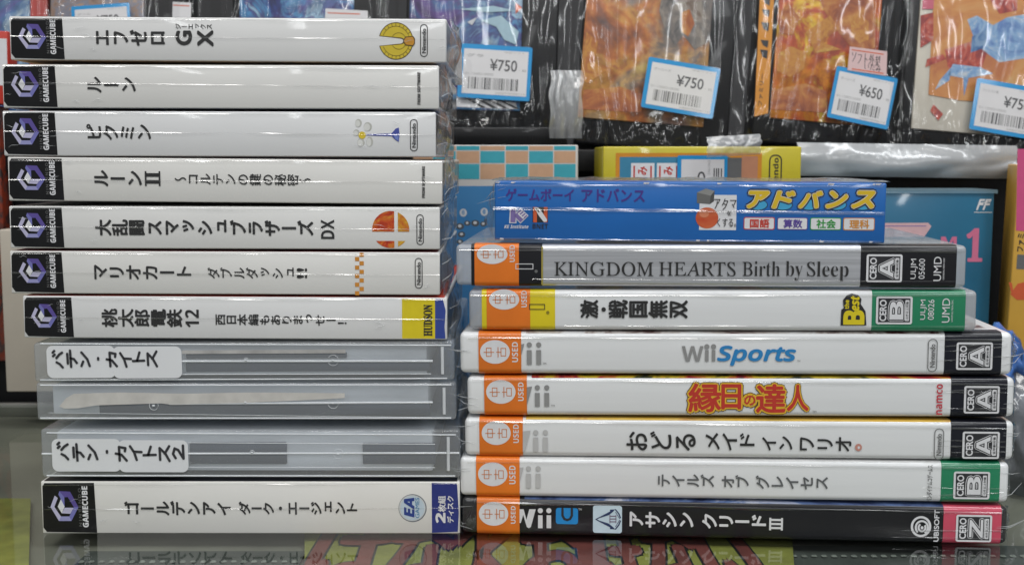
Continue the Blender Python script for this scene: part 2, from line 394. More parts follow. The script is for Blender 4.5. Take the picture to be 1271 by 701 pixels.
sheet([(378, 760), (378, 650), (982, 650), (990, 760)], 'yellow sheet with red brush lettering under the glass',
      [('は', 388, 480), ('な', 484, 560), ('っ', 565, 600), ('く', 594, 640), ('お', 650, 722), ('・', 722, 738), ('ぼ', 742, 800), ('な', 806, 866), ('い', 872, 935)])
sheet([(-120, 760), (-100, 618), (38, 618), (34, 760)], 'blank yellow sheet corner under the glass at far left')
# shelf behind
SHELF = mat('shelf_black', (.007, .007, .008), rough=.5, vary=.3, scale=40, bump=.2, spec=.25)
sh = bpy.data.objects.new('display_shelf', None); COL.objects.link(sh); sh.location = (0, BACKY, -.05); tag(sh, 'black stepped display shelf behind the counter', 'shelf')
ztop = at(700, 186, .245).z
g = G(); g.box(-.5, .5, 0, .02, 0, ztop+.05-.012, SHELF); g.build('riser', sh)
g = G(); g.box(-.5, .5, -.012, .30, ztop+.05-.012, ztop+.05, SHELF, bev=.001); g.build('board', sh)
g = G(); g.box(-.6, .6, .30, .31, 0, .5, mat('shelf_back', (.03, .03, .032), rough=.6)); g.build('back_panel', sh)

# ------------------------------------------------------------------ printed pieces shared by many cases
LAV = ink('lavender', (.50, .48, .66)); BLUV = ink('blue_violet', (.17, .17, .46)); VIO = ink('violet', (.10, .07, .30)); VIOL = ink('pale_violet', (.30, .30, .56))
GREYI = ink('grey', (.13, .13, .13)); OFFW = ink('off_white', (.72, .72, .74))
def cube_emblem(d, b, layer=2):
    u0, v0, u1, v1 = d.uvbox(b)
    def P(x, y): return (u0+(x-140)/405*(u1-u0), v1-(y-125)/360*(v1-v0))
    for pts, m in (([(140, 315), (208, 178), (250, 208), (196, 315)], LAV), ([(140, 315), (196, 315), (285, 430), (255, 485)], LAV),
                   ([(255, 485), (285, 430), (408, 430), (435, 485)], VIOL), ([(435, 485), (408, 430), (478, 318), (545, 318)], BLUV),
                   ([(545, 318), (478, 318), (395, 195), (432, 130)], VIO), ([(432, 130), (395, 195), (345, 198), (278, 125)], VIO),
                   ([(278, 125), (345, 198), (345, 310), (262, 165)], BLUV),
                   ([(295, 222), (345, 312), (300, 392), (245, 312)], OFFW), ([(300, 392), (345, 325), (474, 325), (424, 398)], LAV)):
        d.poly([P(*p) for p in pts], m, layer)
def pill(d, b, col=BLACK, w=.00028, layer=2):
    u0, v0, u1, v1 = d.uvbox(b); r = (u1-u0)/2*.98
    d.frame((u0, v0, u1, v1), w, col, layer, r, px=False)
    k = (u1-u0)
    d.rtext('Nintendo', (u0+k*.26, v0+k*.5, u1-k*.24, v1-k*.58), col, layer, .022, px=False)
RATE = ink('rating_black', (.02, .02, .024))
def rating(case, d, b, letter, small):
    u0, v0, u1, v1 = d.uvbox(b); w = u1-u0; h = v1-v0
    d.poly(rr(u0, v0, u1, v1, w*.06), OFFW, 2)
    d.poly([(u0+w*.06, v0+h*.07), (u1-w*.06, v0+h*.07), (u1-w*.06, v1-h*.07), (u0+w*.06, v1-h*.07)], RATE, 3)
    d.rtext('CERO', (u0+w*.10, v0+h*.12, u0+w*.28, v1-h*.13), OFFW, 4, .03, px=False)
    lb = (u0+w*.37, v0+h*.17, u1-w*.25, v1-h*.17)
    d.rtext(sans(letter), lb, OFFW, 4, .085, px=False); d.rtext(sans(letter), lb, RATE, 5, .052, px=False); d.rtext(sans(letter), lb, OFFW, 6, 0, px=False)
    sb = (u1-w*.20, v0+h*.12, u1-w*.09, v1-h*.13)
    d.poly(rr(*sb, w*.02), OFFW, 5); d.rtext(small, (sb[0]+w*.02, sb[1]+h*.05, sb[2]-w*.02, sb[3]-h*.05), RATE, 6, .015, px=False)

# ------------------------------------------------------------------ left stack: boxed games in shrink wrap
def film_end(t, depth, seed, bulge=.0022):
    H = t.H
    crumple(t, 'film_end', .002, depth, -.001, H+.001, lambda a, b: .0006+bulge*math.sin(math.pi*min(1, a*1.6))*(.3+math.sin(math.pi*b)), FILMX, 16, 12, .0016, 70, seed, plane='yz')
    g = G()                                  # folded film ears at the front corner
    r = random.Random(int(seed*10))
    for k in range(2):
        z = H*(k+.5)/2+r.uniform(-.0015, .0015); y = r.uniform(.002, .02)
        pts = [(t.W+.0008, .0005, z), (t.W+.002+r.random()*.002, y*.5, z+r.uniform(-.002, .002)), (t.W+.003+r.random()*.002, y+.012, z+r.uniform(-.003, .003))]
        g.tube(pts, [.00010, .00016, .00005], SEAM, 5)
    g.build('film_fold', t.e)
GLARE = film('glossy_film_fold', base=.13, rough=.17)
def facet(t, p0, p1, h, seed, name='film_seam', base=.0004, elev=29, n=60, gap=0.):
    """narrow fold of the wrap, also shaped to serve as a highlight line, along the front of a case: its upper side tilts towards the ceiling"""
    vs = []; fs = []
    for k in range(n+1):
        u, v = t.uv(p0[0]+(p1[0]-p0[0])*k/n, p0[1]+(p1[1]-p0[1])*k/n); q = k*6./n
        e = math.radians(elev+13*noise.noise(Vector((q*1.3, seed*3.1, 0)))); hh = h*(.75+.9*noise.noise(Vector((q*1.1, seed*2.3, 4.))))
        hh = max(hh, h*.15); v += .00018*noise.noise(Vector((q*.7, seed, 9.)))
        vs += [(u, -base, v+hh*.5*math.cos(e)), (u, -base-hh*math.sin(e), v-hh*.5*math.cos(e)), (u, -base-.00002, v-hh*.5*math.cos(e)-hh*1.1)]
    for k in range(n):
        for j in (0, 1): fs.append((3*k+j, 3*k+j+1, 3*k+j+4, 3*k+j+3))
    g = G(); g.mesh(vs, fs, GLARE, False); return g.build(name, t.e)
def seam(t, ys, seed): return facet(t, ys[0], ys[1], .00034, seed)
def glints(t, seed, n=3, zone=(0, .25)):
    """pale strands standing in for highlights on crinkled film near the end of the spine"""
    g = G(); r = random.Random(seed)
    for k in range(n):
        u = t.W*r.uniform(*zone); v = t.H*r.uniform(.15, .9); a = r.uniform(-.6, .6); L = r.uniform(.002, .006); pts = []
        for j in range(5):
            q = j/4; pts.append((u+L*q*math.cos(a), -.00055, v+L*q*math.sin(a)*.5+r.uniform(-.0004, .0004)))
        g.tube(pts, [.00002, .00006, .00009, .00005, .00002], SEAM, 4)
    g.build('crease_glint', t.e)
COVERS = [(.55, .06, .03), (.02, .02, .025), (.50, .30, .10), (.05, .08, .2), (.45, .10, .04), (.5, .5, .48), (.3, .05, .06)]
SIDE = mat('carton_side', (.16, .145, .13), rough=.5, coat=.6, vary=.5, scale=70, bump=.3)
def carton(label, bl, br, tl, tr, panel_x, seam_y, seed, depth=.128, group='white boxed games in the left stack', dy=0.):
    t = Thing('game_box', label, 'game box', bl, br, tl, tr, dy, dy, group); W_, H = t.W, t.H
    g = G(); g.box(0, W_, 0, depth, 0, H, paper(seed), bev=.00045, seg=2)
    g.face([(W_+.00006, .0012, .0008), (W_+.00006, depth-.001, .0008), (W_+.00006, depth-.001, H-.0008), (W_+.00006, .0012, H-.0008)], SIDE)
    cm = mat('cover_print_%d' % (seed % len(COVERS)), COVERS[seed % len(COVERS)], rough=.4, vary=.5, scale=60)
    g.face([(.001, .0004, H+.00006), (W_-.001, .0004, H+.00006), (W_-.001, depth-.001, H+.00006), (.001, depth-.001, H+.00006)], cm)
    g.build('box', t.e)
    my = (bl[1]+tl[1])/2
    if panel_x:
        u1 = t.uv(panel_x, my)[0]; d = Dec(t); c = .0012
        d.poly([(.0004, .0022), (.0016, .0006), (u1+.0003, .0003), (u1-.0002, H-.0005), (.0014, H-.0006), (.0006, H-.0018)], PANEL, 0)
        p = d.build('corner_panel', t.e)
        pxw = panel_x-tl[0]; yt = tl[1]+2; yb = bl[1]-2; ph = yb-yt
        d = Dec(t); cx = tl[0]+pxw*.415; cy = yt+ph*.46
        cube_emblem(d, (cx-pxw*.265, cy-ph*.31, cx+pxw*.265, cy+ph*.31)); d.build('cube_emblem', p)
        d = Dec(t)
        d.rtext(sans('GAMECUBE'), (tl[0]+pxw*.755, yt+ph*.05, tl[0]+pxw*.86, yt+ph*.90), OFFW, 2, .02)
        d.rtext('N I N T E N D O', (tl[0]+pxw*.685, yt+ph*.09, tl[0]+pxw*.735, yt+ph*.88), GREYI, 2, .01)
        d.build('logo_lettering', p)
    seam(t, seam_y, seed); film_end(t, depth*.55, seed*1.7+.3); glints(t, seed+40, 4); glints(t, seed+80, 2, (.8, 1))
    # slack film along the top edge
    facet(t, (tl[0], tl[1]+3), (tr[0], tr[1]+3), .00034, seed+20, 'film_edge_and_glare')
    return t
INK = ink('spine_black', (.022, .022, .022))
# 1: gold crest
t = carton('white game box with split gold crest on its spine, topmost of left stack', (13, 74.5), (554, 78), (13, 20.5), (554, 24), 78.5, ((13, 45), (552, 49)), 1)
d = Dec(t); d.vtext('エフゼロ', (120, 38, 204, 56.5), INK, 2, .035); d.vtext('GX', (219, 38.5, 264, 57), INK, 2, .04); d.vtext('ジーエックス', (218, 30, 263, 36.5), INK, 2, .02); d.build('title', t.e)
GOLD = ink('gold_yellow', (.62, .47, .03)); GOLDD = ink('deep_gold', (.58, .27, .02)); GLINE = ink('crest_line', (.10, .06, .01))
d = Dec(t); b = (470, 28, 513, 74.5)
u0, v0, u1, v1 = d.uvbox(b); cu, cv = (u0+u1)/2, (v0+v1)/2; ru, rv = (u1-u0)/2, (v1-v0)/2
def sector(sc, a0, a1, inner, m, layer):
    p = [(cu+ru*sc*math.cos(math.radians(a0+(a1-a0)*k/24)), cv+rv*sc*math.sin(math.radians(a0+(a1-a0)*k/24))) for k in range(25)]
    d.poly(p+inner, m, layer)
for sgn in (1, -1):
    inn = [(cu+ru*.1, cv+sgn*rv*.16), (cu+ru*.55, cv+sgn*rv*.02)]
    sector(1.0, sgn*4, sgn*165, [(cu+ru*.30, cv+sgn*rv*.13), (cu+ru*.55, cv)], GLINE, 0)
    sector(.955, sgn*6, sgn*163, [(cu+ru*.33, cv+sgn*rv*.18), (cu+ru*.58, cv+sgn*rv*.05)], GOLD, 1)
    for k in range(9):
        a = math.radians(sgn*(15+k*15)); d.stroke([(cu+ru*.80*math.cos(a), cv+rv*.80*math.sin(a)), (cu+ru*.95*math.cos(a), cv+rv*.95*math.sin(a))], .00016, GLINE, 2)
    d.ring((cu-ru*.80, cv-rv*.80, cu+ru*.80, cv+rv*.80), .00014, GLINE, 2, sgn*10, sgn*158, px=False)
    d.ring((cu-ru*.28, cv-rv*.45, cu+ru*.60, cv+rv*.45), .00014, GLINE, 2, sgn*25, sgn*150, px=False)
d.poly([(cu+ru*.42, cv+rv*.06), (cu+ru*.55, cv+rv*.24), (cu+ru*1.0, cv+rv*.27), (cu+ru*1.10, cv+rv*.14), (cu+ru*1.10, cv-rv*.14), (cu+ru*1.0, cv-rv*.27), (cu+ru*.55, cv-rv*.24), (cu+ru*.42, cv-rv*.06)], GLINE, 3)
d.poly([(cu+ru*.48, cv+rv*.05), (cu+ru*.58, cv+rv*.19), (cu+ru*.97, cv+rv*.22), (cu+ru*1.05, cv+rv*.10), (cu+ru*1.05, cv-rv*.10), (cu+ru*.97, cv-rv*.22), (cu+ru*.58, cv-rv*.19), (cu+ru*.48, cv-rv*.05)], GOLDD, 4)
d.build('crest', t.e)
d = Dec(t); pill(d, (521.5, 30.5, 531, 71)); d.build('publisher_logo', t.e)
# 2
t = carton('white game box with a three-sign title and tiny black maker name, second in left stack', (4, 134), (545, 135.5), (4, 79), (545, 82.5), 69.5, ((4, 102.5), (545, 108.5)), 2)
d = Dec(t); d.vtext('ルーン', (109, 96, 168, 115), INK, 2, .025); d.build('title', t.e)
d = Dec(t); d.rtext(sans('FROM SOFTWARE'), (518.2, 90, 522, 130), INK, 2, .02); d.build('publisher_logo', t.e)
# 3: flower
t = carton('white game box with white flower and blue horn printed on spine, third in left stack', (5, 193.5), (541, 195), (4.5, 137), (541, 140), 69.5, ((5, 163), (541, 167.5)), 3)
d = Dec(t); d.vtext('ピクミン', (108, 154.7, 187, 173.5), INK, 2, .025); d.build('title', t.e)
PET = ink('petal_grey', (.50, .50, .46)); PETL = ink('petal_white', (.70, .70, .67)); YEY = ink('flower_yellow', (.70, .52, .03)); DBL = ink('horn_blue', (.06, .08, .35)); LBL = ink('horn_pale', (.16, .22, .55))
d = Dec(t)
for cx, cy, w, h in ((445, 153, 7, 9), (456.5, 157.5, 9, 10), (442.5, 165, 7, 7), (448, 177, 8, 9), (459, 176, 7, 11)):
    d.ell((cx-w/2-.6, cy-h/2-.6, cx+w/2+.6, cy+h/2+.6), PET, 0); d.ell((cx-w/2-.4, cy-h/2+1, cx+w/2-1.6, cy+h/2+.3), PETL, 1)
d.ell((445, 163.5, 454, 172.5), YEY, 2)
d.pxpoly([(454, 167), (490, 165.5), (490, 169.5), (454, 168.2)], DBL, 1)
d.pxpoly([(486, 166), (491, 160), (495, 158.5), (496, 167), (495, 176.5), (491, 174), (486, 169)], DBL, 2); d.pxpoly([(489, 168.5), (495, 168), (494.5, 175), (491, 173)], LBL, 3)
d.build('flower_picture', t.e)
d = Dec(t); pill(d, (509, 148, 518.5, 188)); d.build('publisher_logo', t.e)
# 4
t = carton('white game box with a long small subtitle between wave dashes, fourth in left stack', (11, 249), (549, 253.5), (11, 196), (549, 198), 78, ((11, 223), (549, 226.5)), 4)
d = Dec(t); d.vtext('ルーン', (117.7, 212, 175.5, 231), INK, 2, .03)
for x0, x1 in ((184, 187.5), (191.5, 195)): pass
for y0, y1 in ((215, 219.5), (223.5, 228)): d.rect((181, y0, 198.5, y1), INK, 2)
d.rect((180, 212.5, 182, 231), INK, 3); d.rect((197.2, 212.5, 199.2, 231), INK, 3)
d.build('title', t.e)
d = Dec(t); d.vtext('〜コルテンの鍵の秘密〜', (217, 216, 386, 230), INK, 2, .015); d.build('subtitle', t.e)
d = Dec(t); d.rtext(sans('FROM SOFTWARE'), (524, 206.5, 527.5, 245.5), INK, 2, .02); d.build('publisher_logo', t.e)
# 5: cut disc
t = carton('white game box with red and orange cut disc emblem, fifth in left stack', (13, 308), (546, 309.5), (13, 255), (546, 258), 78, ((13, 281), (546, 284.5)), 5)
d = Dec(t); d.vtext('大乱闘', (119, 273, 179, 292), INK, 2, .035); d.vtext('スマッシュブラザーズ', (185, 273.5, 388.5, 292), INK, 2, .035); d.rtext(sans('DX'), (398.5, 272.5, 415, 296.5), INK, 2); d.build('title', t.e)
FIRE = art('disc_fire', [(.30, (.30, .02, .01)), (.46, (.55, .06, .015)), (.58, (.62, .20, .02)), (.72, (.66, .40, .05))], scale=220, detail=4)
FIRE2 = art('disc_fire_pale', [(.30, (.50, .10, .02)), (.46, (.62, .24, .02)), (.58, (.64, .36, .03)), (.72, (.60, .52, .12))], scale=220, detail=4)
d = Dec(t); b = (462, 261.6, 508, 308); u0, v0, u1, v1 = d.uvbox(b); cu, cv, R_ = (u0+u1)/2, (v0+v1)/2, (u1-u0)/2
gu0, gv0 = d.fr.uv(489.5, 299); gu1, gv1 = d.fr.uv(494, 287.5)
def piece(lu, hu, lv, hv, m):
    p = []
    for k in range(121):
        a = 2*math.pi*k/120; x = min(max(cu+R_*math.cos(a), lu), hu); y = min(max(cv+R_*math.sin(a), lv), hv)
        # clip by circle after clamping
        if (x-cu)**2+(y-cv)**2 <= R_*R_*1.0001: p.append((x, y))
    # add chord corners inside the disc
    for x, y in ((lu, lv), (hu, lv), (lu, hv), (hu, hv)):
        if (x-cu)**2+(y-cv)**2 < R_*R_: p.append((x, y))
    for xx in (lu, hu):
        s_ = R_*R_-(xx-cu)**2
        if s_ > 0:
            for sg in (1, -1):
                yy = cv+sg*math.sqrt(s_)
                if lv <= yy <= hv: p.append((xx, yy))
    for yy in (lv, hv):
        s_ = R_*R_-(yy-cv)**2
        if s_ > 0:
            for sg in (1, -1):
                xx = cu+sg*math.sqrt(s_)
                if lu <= xx <= hu: p.append((xx, yy))
    ax = sum(q[0] for q in p)/len(p); ay = sum(q[1] for q in p)/len(p)
    p.sort(key=lambda q: math.atan2(q[1]-ay, q[0]-ax)); d.poly(p, m, 1)
big = 1.
piece(-big, gu0, gv1, big, FIRE); piece(gu1, big, gv1, big, FIRE2); piece(-big, gu0, -big, gv0, FIRE); piece(gu1, big, -big, gv0, FIRE2)
d.build('disc_emblem', t.e)
d = Dec(t); pill(d, (517, 266, 526, 304)); d.build('publisher_logo', t.e)
# 6: orange chequer
t = carton('white game box with narrow orange chequered strip across spine, sixth in left stack', (14, 364), (546, 366), (14, 311.5), (546, 313), 78, ((14, 338), (546, 341)), 6)
d = Dec(t); d.vtext('マリオカート', (117.5, 329, 237, 346.5), INK, 2, .025); d.build('title', t.e)
d = Dec(t); d.vtext('ダブルダッシュ', (258, 332, 364.5, 345.5), INK, 2, .015); d.rtext('!!', (368.7, 333, 381, 345), INK, 2, .02); d.build('subtitle', t.e)
CHK = ink('chequer_orange', (.62, .25, .03)); d = Dec(t)
for k in range(10): d.rect((440.7+5.6*(k % 2 == 0), 313.5+k*5.3, 446+5.6*(k % 2 == 0), 318.6+k*5.3), CHK, 1)
d.build('chequered_strip', t.e)
d = Dec(t); pill(d, (515, 320, 524.5, 358)); d.build('publisher_logo', t.e)
# 7: yellow and blue end
t = carton('white game box with yellow and blue end panels, seventh in left stack', (30, 419), (555, 421.5), (30, 368), (555, 368.5), 90, ((30, 393.5), (555, 396)), 7)
d = Dec(t); d.vtext('桃太郎電鉄', (127, 383.5, 226, 405.5), INK, 2, .03); d.rtext(sans('12'), (230, 384, 247, 406), INK, 2); d.build('title', t.e)
d = Dec(t); d.vtext('西日本編もありまっせー！', (268, 390, 430, 403.5), INK, 2, .02); d.build('subtitle', t.e)
YELP = ink('panel_yellow', (.72, .58, .01)); BLUP = ink('panel_blue', (.03, .06, .30))
H = t.H; d = Dec(t); a = t.uv(499, 395)[0]; b2 = t.uv(540, 395)[0]
d.poly([(a, .0004), (b2, .0004), (b2, H-.0004), (a, H-.0004)], YELP, 0); p = d.build('yellow_panel', t.e)
d = Dec(t); d.rtext(serif('HUDSON'), (526, 378, 536.5, 416.5), INK, 2, .03); d.build('lettering', p)
d = Dec(t); d.poly([(b2, .0004), (t.W-.0006, .0004), (t.W-.0009, H*.3), (t.W-.0005, H*.7), (t.W-.0015, H-.0005), (b2, H-.0004)], BLUP, 0); d.build('blue_panel', t.e)
# bottom: two-disc set
NAVY = ink('end_navy', (.018, .03, .20))
t = carton('thick white game box with navy blue end panel and round badge, bottom of left stack', (53, 661.5), (571, 662), (53, 598), (571, 596.5), 118.5, ((53, 631), (571, 630)), 8)
d = Dec(t); d.vtext('ゴールデンアイ', (155, 621.5, 286, 638.5), INK, 2, .03); d.build('title', t.e)
d = Dec(t); d.vtext('ダーク・エージェント', (297, 622, 443, 638), INK, 2, .03); d.build('subtitle', t.e)
BADGE = ink('badge_blue', (.52, .62, .70)); BADGED = ink('badge_rim', (.16, .18, .21)); EAB = ink('badge_navy', (.02, .05, .25)); EAC = ink('badge_cyan', (.05, .22, .42))
d = Dec(t); d.ell((494.7, 612.7, 529.5, 647.3), BADGED, 0); d.ell((495.2, 613.6, 528.2, 646), ink('badge_rim_pale', (.6, .62, .62)), 1); d.ell((497, 615, 527, 645), BADGE, 2)
d.rtext(ital('EA'), (502, 617.5, 514, 641), EAB, 3, .03); d.rtext('GAMES', (515.5, 617, 520.5, 642), EAC, 3, .01); d.build('badge', t.e)
a = t.uv(536, 630)[0]; H = t.H; d = Dec(t); d.poly([(a, .0004), (t.W-.0008, .0008), (t.W-.0004, H*.4), (t.W-.0010, H-.0006), (a, H-.0004)], NAVY, 0); p = d.build('navy_panel', t.e)
d = Dec(t); d.rtext(sans('2'), (541, 636, 552.5, 648), OFFW, 2, .03); d.rtext('枚組', (544, 615, 553, 634.5), OFFW, 2, .03); d.rtext('ディスク', (555, 615, 563, 648), OFFW, 2, .03); d.build('lettering', p)

# ------------------------------------------------------------------ left stack: clear plastic cases
SHELL = film('frosted_shell', tint=(.95, .97, .98), base=.03, rough=.15, milk=.19, bump=.1, bscale=40)
TRAYG = mat('inner_tray', (.62, .65, .70), rough=.4, vary=.22, scale=20, stretch=(1, 1, 6)); BAR = mat('dark_inner_bar', (.035, .05, .08), rough=.4, vary=.25, scale=30, stretch=(1, 1, 8))
RIDGE = mat('moulded_ridge', (.82, .85, .88), rough=.15, coat=.6, alpha=.7); LABEL = mat('white_label', (.74, .75, .77), rough=.55, vary=.02)
PENCIL = ink('marker', (.03, .03, .035)); TORN = mat('torn_label', (.56, .54, .51), rough=.8, vary=.12, scale=150)
def clear_case(label, bl, br, tl, tr, bars, ridges, seed, bosses):
    t = Thing('clear_case', label, 'plastic case', bl, br, tl, tr, 0, 0, 'clear plastic cases in the left stack'); W_, H = t.W, t.H; D = .13
    g = G(); g.box(0, W_, 0, D, 0, H, SHELL, bev=.0011, seg=3); g.build('shell', t.e)
    g = G(); g.box(.0045, W_-.010, .0035, D-.004, .0016, H-.0016, TRAYG, bev=.0006); g.build('tray', t.e)
    g = G()
    for b in bars:
        d = Dec(t); u0, v0, u1, v1 = d.uvbox(b); g.box(u0, u1, .0025, .0050, v0, v1, BAR, bev=.0004)
    g.build('dark_insert', t.e)
    g = G()
    for (xa, ya, xb, yb, r) in ridges:
        p0, p1 = t.uv(xa, ya), t.uv(xb, yb); g.tube([(p0[0], .0001, p0[1]), ((p0[0]+p1[0])/2, .00005, (p0[1]+p1[1])/2), (p1[0], .0001, p1[1])], r, RIDGE, 8)
    e = W_-.0042
    g.tube([(e, .0, H*.16), (e, -.0001, H*.5), (e, 0, H*.86)], .0006, RIDGE, 8)
    for px, py, rr_ in bosses:
        c = t.uv(px, py); g.tube([(c[0]+rr_*math.cos(k*math.pi/10), -.0001, c[1]+rr_*math.sin(k*math.pi/10)) for k in range(21)], .00009, RIDGE, 6)
        g.tube([(c[0]-.0004, -.0002, c[1]), (c[0]+.0004, -.0002, c[1])], .0004, RIDGE, 6)
    g.build('moulded_rib', t.e)
    film_end(t, D*.5, seed, .003)
    return t
def marker_label(t, b, notch, body, tb, w):
    d = Dec(t, .0003); u0, v0, u1, v1 = d.uvbox(b); un = t.uv(notch, (b[1]+b[3])/2)[0]; r = .0022
    d.poly(rr(u0, v0, un+.0004, v1-.0002, r), LABEL, 0); d.poly(rr(un-.0004, v0-.0002, u1, v1-.0006, r), LABEL, 1)
    d.poly([(un-.0030, v0+r*.1), (un+.0030, v0), (un+.0030, v1-.0007), (un-.0030, v1-.0004)][:4], LABEL, 0) if False else None
    p = d.build('paper_label', t.e)
    d = Dec(t, .0003); d.hand(body, tb, PENCIL, w, 4); d.build('handwriting', p)
t = clear_case('clear plastic case with eight hand-written signs on white label, below yellow-ended box', (43, 474), (564, 471.5), (43, 424), (564, 425),
    [(228, 439, 429, 446), (228, 450, 533, 462.5)], [(226, 448.3, 537, 448, .00042), (226, 464.5, 535, 463.8, .00018), (50, 426.5, 560, 428.5, .0003), (50, 471.5, 555, 469.5, .00025)], 11, ((413.6, 447, .0019), (305, 446.5, .0008)))
marker_label(t, (58.5, 427.7, 226, 468.5), 142, 'バテン・カイトス', (65, 433, 197, 457), .00085)
d = Dec(t, .0002); d.rect((226, 434, 429, 438.5), mat('dull_strip', (.42, .41, .40), rough=.7, vary=.2, scale=120), 0); d.build('paper_strip', t.e)
t = clear_case('clear plastic case with torn label scrap left on it, between two hand-labelled cases', (46, 521.5), (566, 521), (46, 475), (566, 474),
    [(120, 503, 533, 517)], [(210, 501, 537, 499.2, .00042), (50, 478, 560, 477.5, .0003), (50, 518.8, 560, 518.6, .0003), (60, 512, 535, 517.8, .0001)], 12, ((413.6, 500, .0019), (305, 499, .0008), (191, 503, .0016)))
d = Dec(t, .0003); d.pxpoly([(74, 504), (82, 494), (92, 488), (150, 486.5), (230, 488), (310, 486.5), (428, 487.5), (428, 493.5), (380, 496), (300, 499.5), (215, 502), (200, 500), (120, 502.5), (98, 506), (80, 506.5)], TORN, 0); d.build('torn_label', t.e)
t = clear_case('thick clear plastic case with nine hand-written signs on white label, above thick navy-ended box', (52, 592), (571, 593), (52, 531), (571, 535),
    [(233, 551, 354, 578), (449, 552, 540, 578)], [(52, 563, 570, 562, .00040), (233, 549, 540, 551, .00015), (233, 579.5, 540, 580, .00015), (58, 537, 566, 539.5, .0003), (58, 590, 565, 590.5, .0003)], 13, ((313, 561, .0008), (420, 563, .0018)))
marker_label(t, (65, 543.5, 234, 584.5), 149, 'バテン・カイトス2', (71, 549, 231, 573), .0009)
# crumple of slack film between the clear cases and its cover slip
g = G()

# ------------------------------------------------------------------ right stack
YR = -.0132
def profile(H, r, off, n=6):
    """rounded front profile, from the upper face round the front to the lower face: (y, z)"""
    p = [(.006, H+off)]
    for k in range(n+1): a = math.pi/2*k/n; p.append((r-(r+off)*math.sin(a), H-r+(r+off)*math.cos(a)))
    for k in range(n+1): a = math.pi/2*k/n; p.append((r-(r+off)*math.cos(a), r-(r+off)*math.sin(a)))
    p.append((.006, -off)); return p
def strip(t, x0, x1, off, m, name, r, parent=None, sl=0.):
    g = G(); P = profile(t.H, r, off)
    for k in range(len(P)-1):
        g.mesh([(x0, P[k][0], P[k][1]), (x1, P[k][0], P[k][1]), (x1, P[k+1][0], P[k+1][1]), (x0, P[k+1][0], P[k+1][1])], [(0, 1, 2, 3)], m, True)
    # merge into one smooth sheet
    vs = []; fs = []
    for y, z in P: vs += [(x0, y, z), (x1, y, z)]
    for k in range(len(P)-1): fs.append((2*k, 2*k+1, 2*k+3, 2*k+2))
    g = G(); g.mesh(vs, fs, m, True); return g.build(name, parent or t.e)
def used(t, x0, x1, b, ub, r):
    my = (b[1]+b[3])/2; tone = 1+.10*rnd.uniform(-1, .6); p = strip(t, t.uv(x0, my)[0], t.uv(x1, my)[0], .00030, mat('orange_sticker_%d' % int(b[1]), (.80*tone, .19*tone, .012), rough=.4, coat=.3, vary=.10, scale=45, bump=.06, bscale=70), 'used_sticker', r)
    d = Dec(t, .00036); d.ell(b, OFFW, 0); w = b[2]-b[0]; h = b[3]-b[1]
    SO = ink('sticker_orange', (.62, .17, .02))
    u0, v0, u1, v1 = d.uvbox(b); cw = u1-u0; ch = v1-v0; lw = .00024
    # the two signs, each turned a quarter to the left, drawn as outlines
    q = lambda x, y: (u0+cw*x, v0+ch*y)
    d.frame(q(.20, .30)+q(.38, .68), lw, SO, 1, px=False); d.stroke([q(.13, .49), q(.46, .49)], lw, SO, 2)
    d.frame(q(.69, .32)+q(.87, .67), lw, SO, 1, px=False); d.stroke([q(.55, .495), q(.69, .495)], lw, SO, 2); d.stroke([q(.605, .29), q(.605, .70)], lw, SO, 3)
    d.build('round_badge', p)
    d = Dec(t, .00036); d.rtext(sans('USED'), ub, OFFW, 0, .0); d.build('lettering', p)
def end_glare(t, px0, px1, py0, py1, seed):  # narrow folds added as the glare bands reflected across an end panel
    r = random.Random(seed)
    for k in range(3):
        a = py0+(py1-py0)*r.uniform(.15, .9); facet(t, (px0+r.uniform(0, 25), a), (px1, a+r.uniform(-8, 3)), .00030, seed+k*3.3, 'crease_glint', base=.0005, n=24)
def flap(t, side, seed):
    """loose gathered wrap sticking out of the end of a case"""
    r = random.Random(seed); g = G(); H = t.H; x = t.W if side > 0 else 0; vs = []; fs = []; n, k2 = 10, 8
    for i in range(n+1):
        for k in range(k2+1):
            a, b = i/n, k/k2; spread = 1-.55*a
            z = H*.5+(b-.5)*H*spread*1.02+noise.noise(Vector((a*3+seed, b*4, 1)))*.0016*a
            vs.append((x+side*(.0002+.0062*a*(.6+.5*noise.noise(Vector((b*3, seed, 7))))), .0015+a*.012+noise.noise(Vector((a*5, b*7, seed)))*.0032, z))
    for i in range(n):
        for k in range(k2): fs.append((i*(k2+1)+k, (i+1)*(k2+1)+k, (i+1)*(k2+1)+k+1, i*(k2+1)+k+1))
    g.mesh(vs, fs, FILMX, True)
    for k in range(2):
        z0 = H*r.uniform(.1, .9); g.tube([(x-side*.004, -.0007, z0), (x+side*.001, .0006, H*.5+(z0-H*.5)*.8), (x+side*(.004+.005*r.random()), .008, H*.5+(z0-H*.5)*.4)], [.00003, .00013, .00004], SEAM, 5)
    g.build('film_flap', t.e)
def topglare(t, py0, py1, x0, x1, name='film_edge_and_glare', r=.00016):  # by default an added fold standing in for the highlight along an edge
    facet(t, (x0, py0), (x1, py1), r*3.0, py0*.37, name, base=.0005)
GREEN = mat('green_print', (.010, .22, .10), rough=.4, coat=.6, vary=.08, scale=30); NAVYK = mat('dark_navy_print', (.009, .010, .017), rough=.4, coat=.4, spec=.25, vary=.2, scale=30)
PINK = mat('pink_print', (.60, .065, .12), rough=.4, coat=.6, vary=.05); DARKSL = mat('charcoal_print', (.011, .011, .014), rough=.35, coat=.5, spec=.25, vary=.15, scale=30, coatrough=.12)
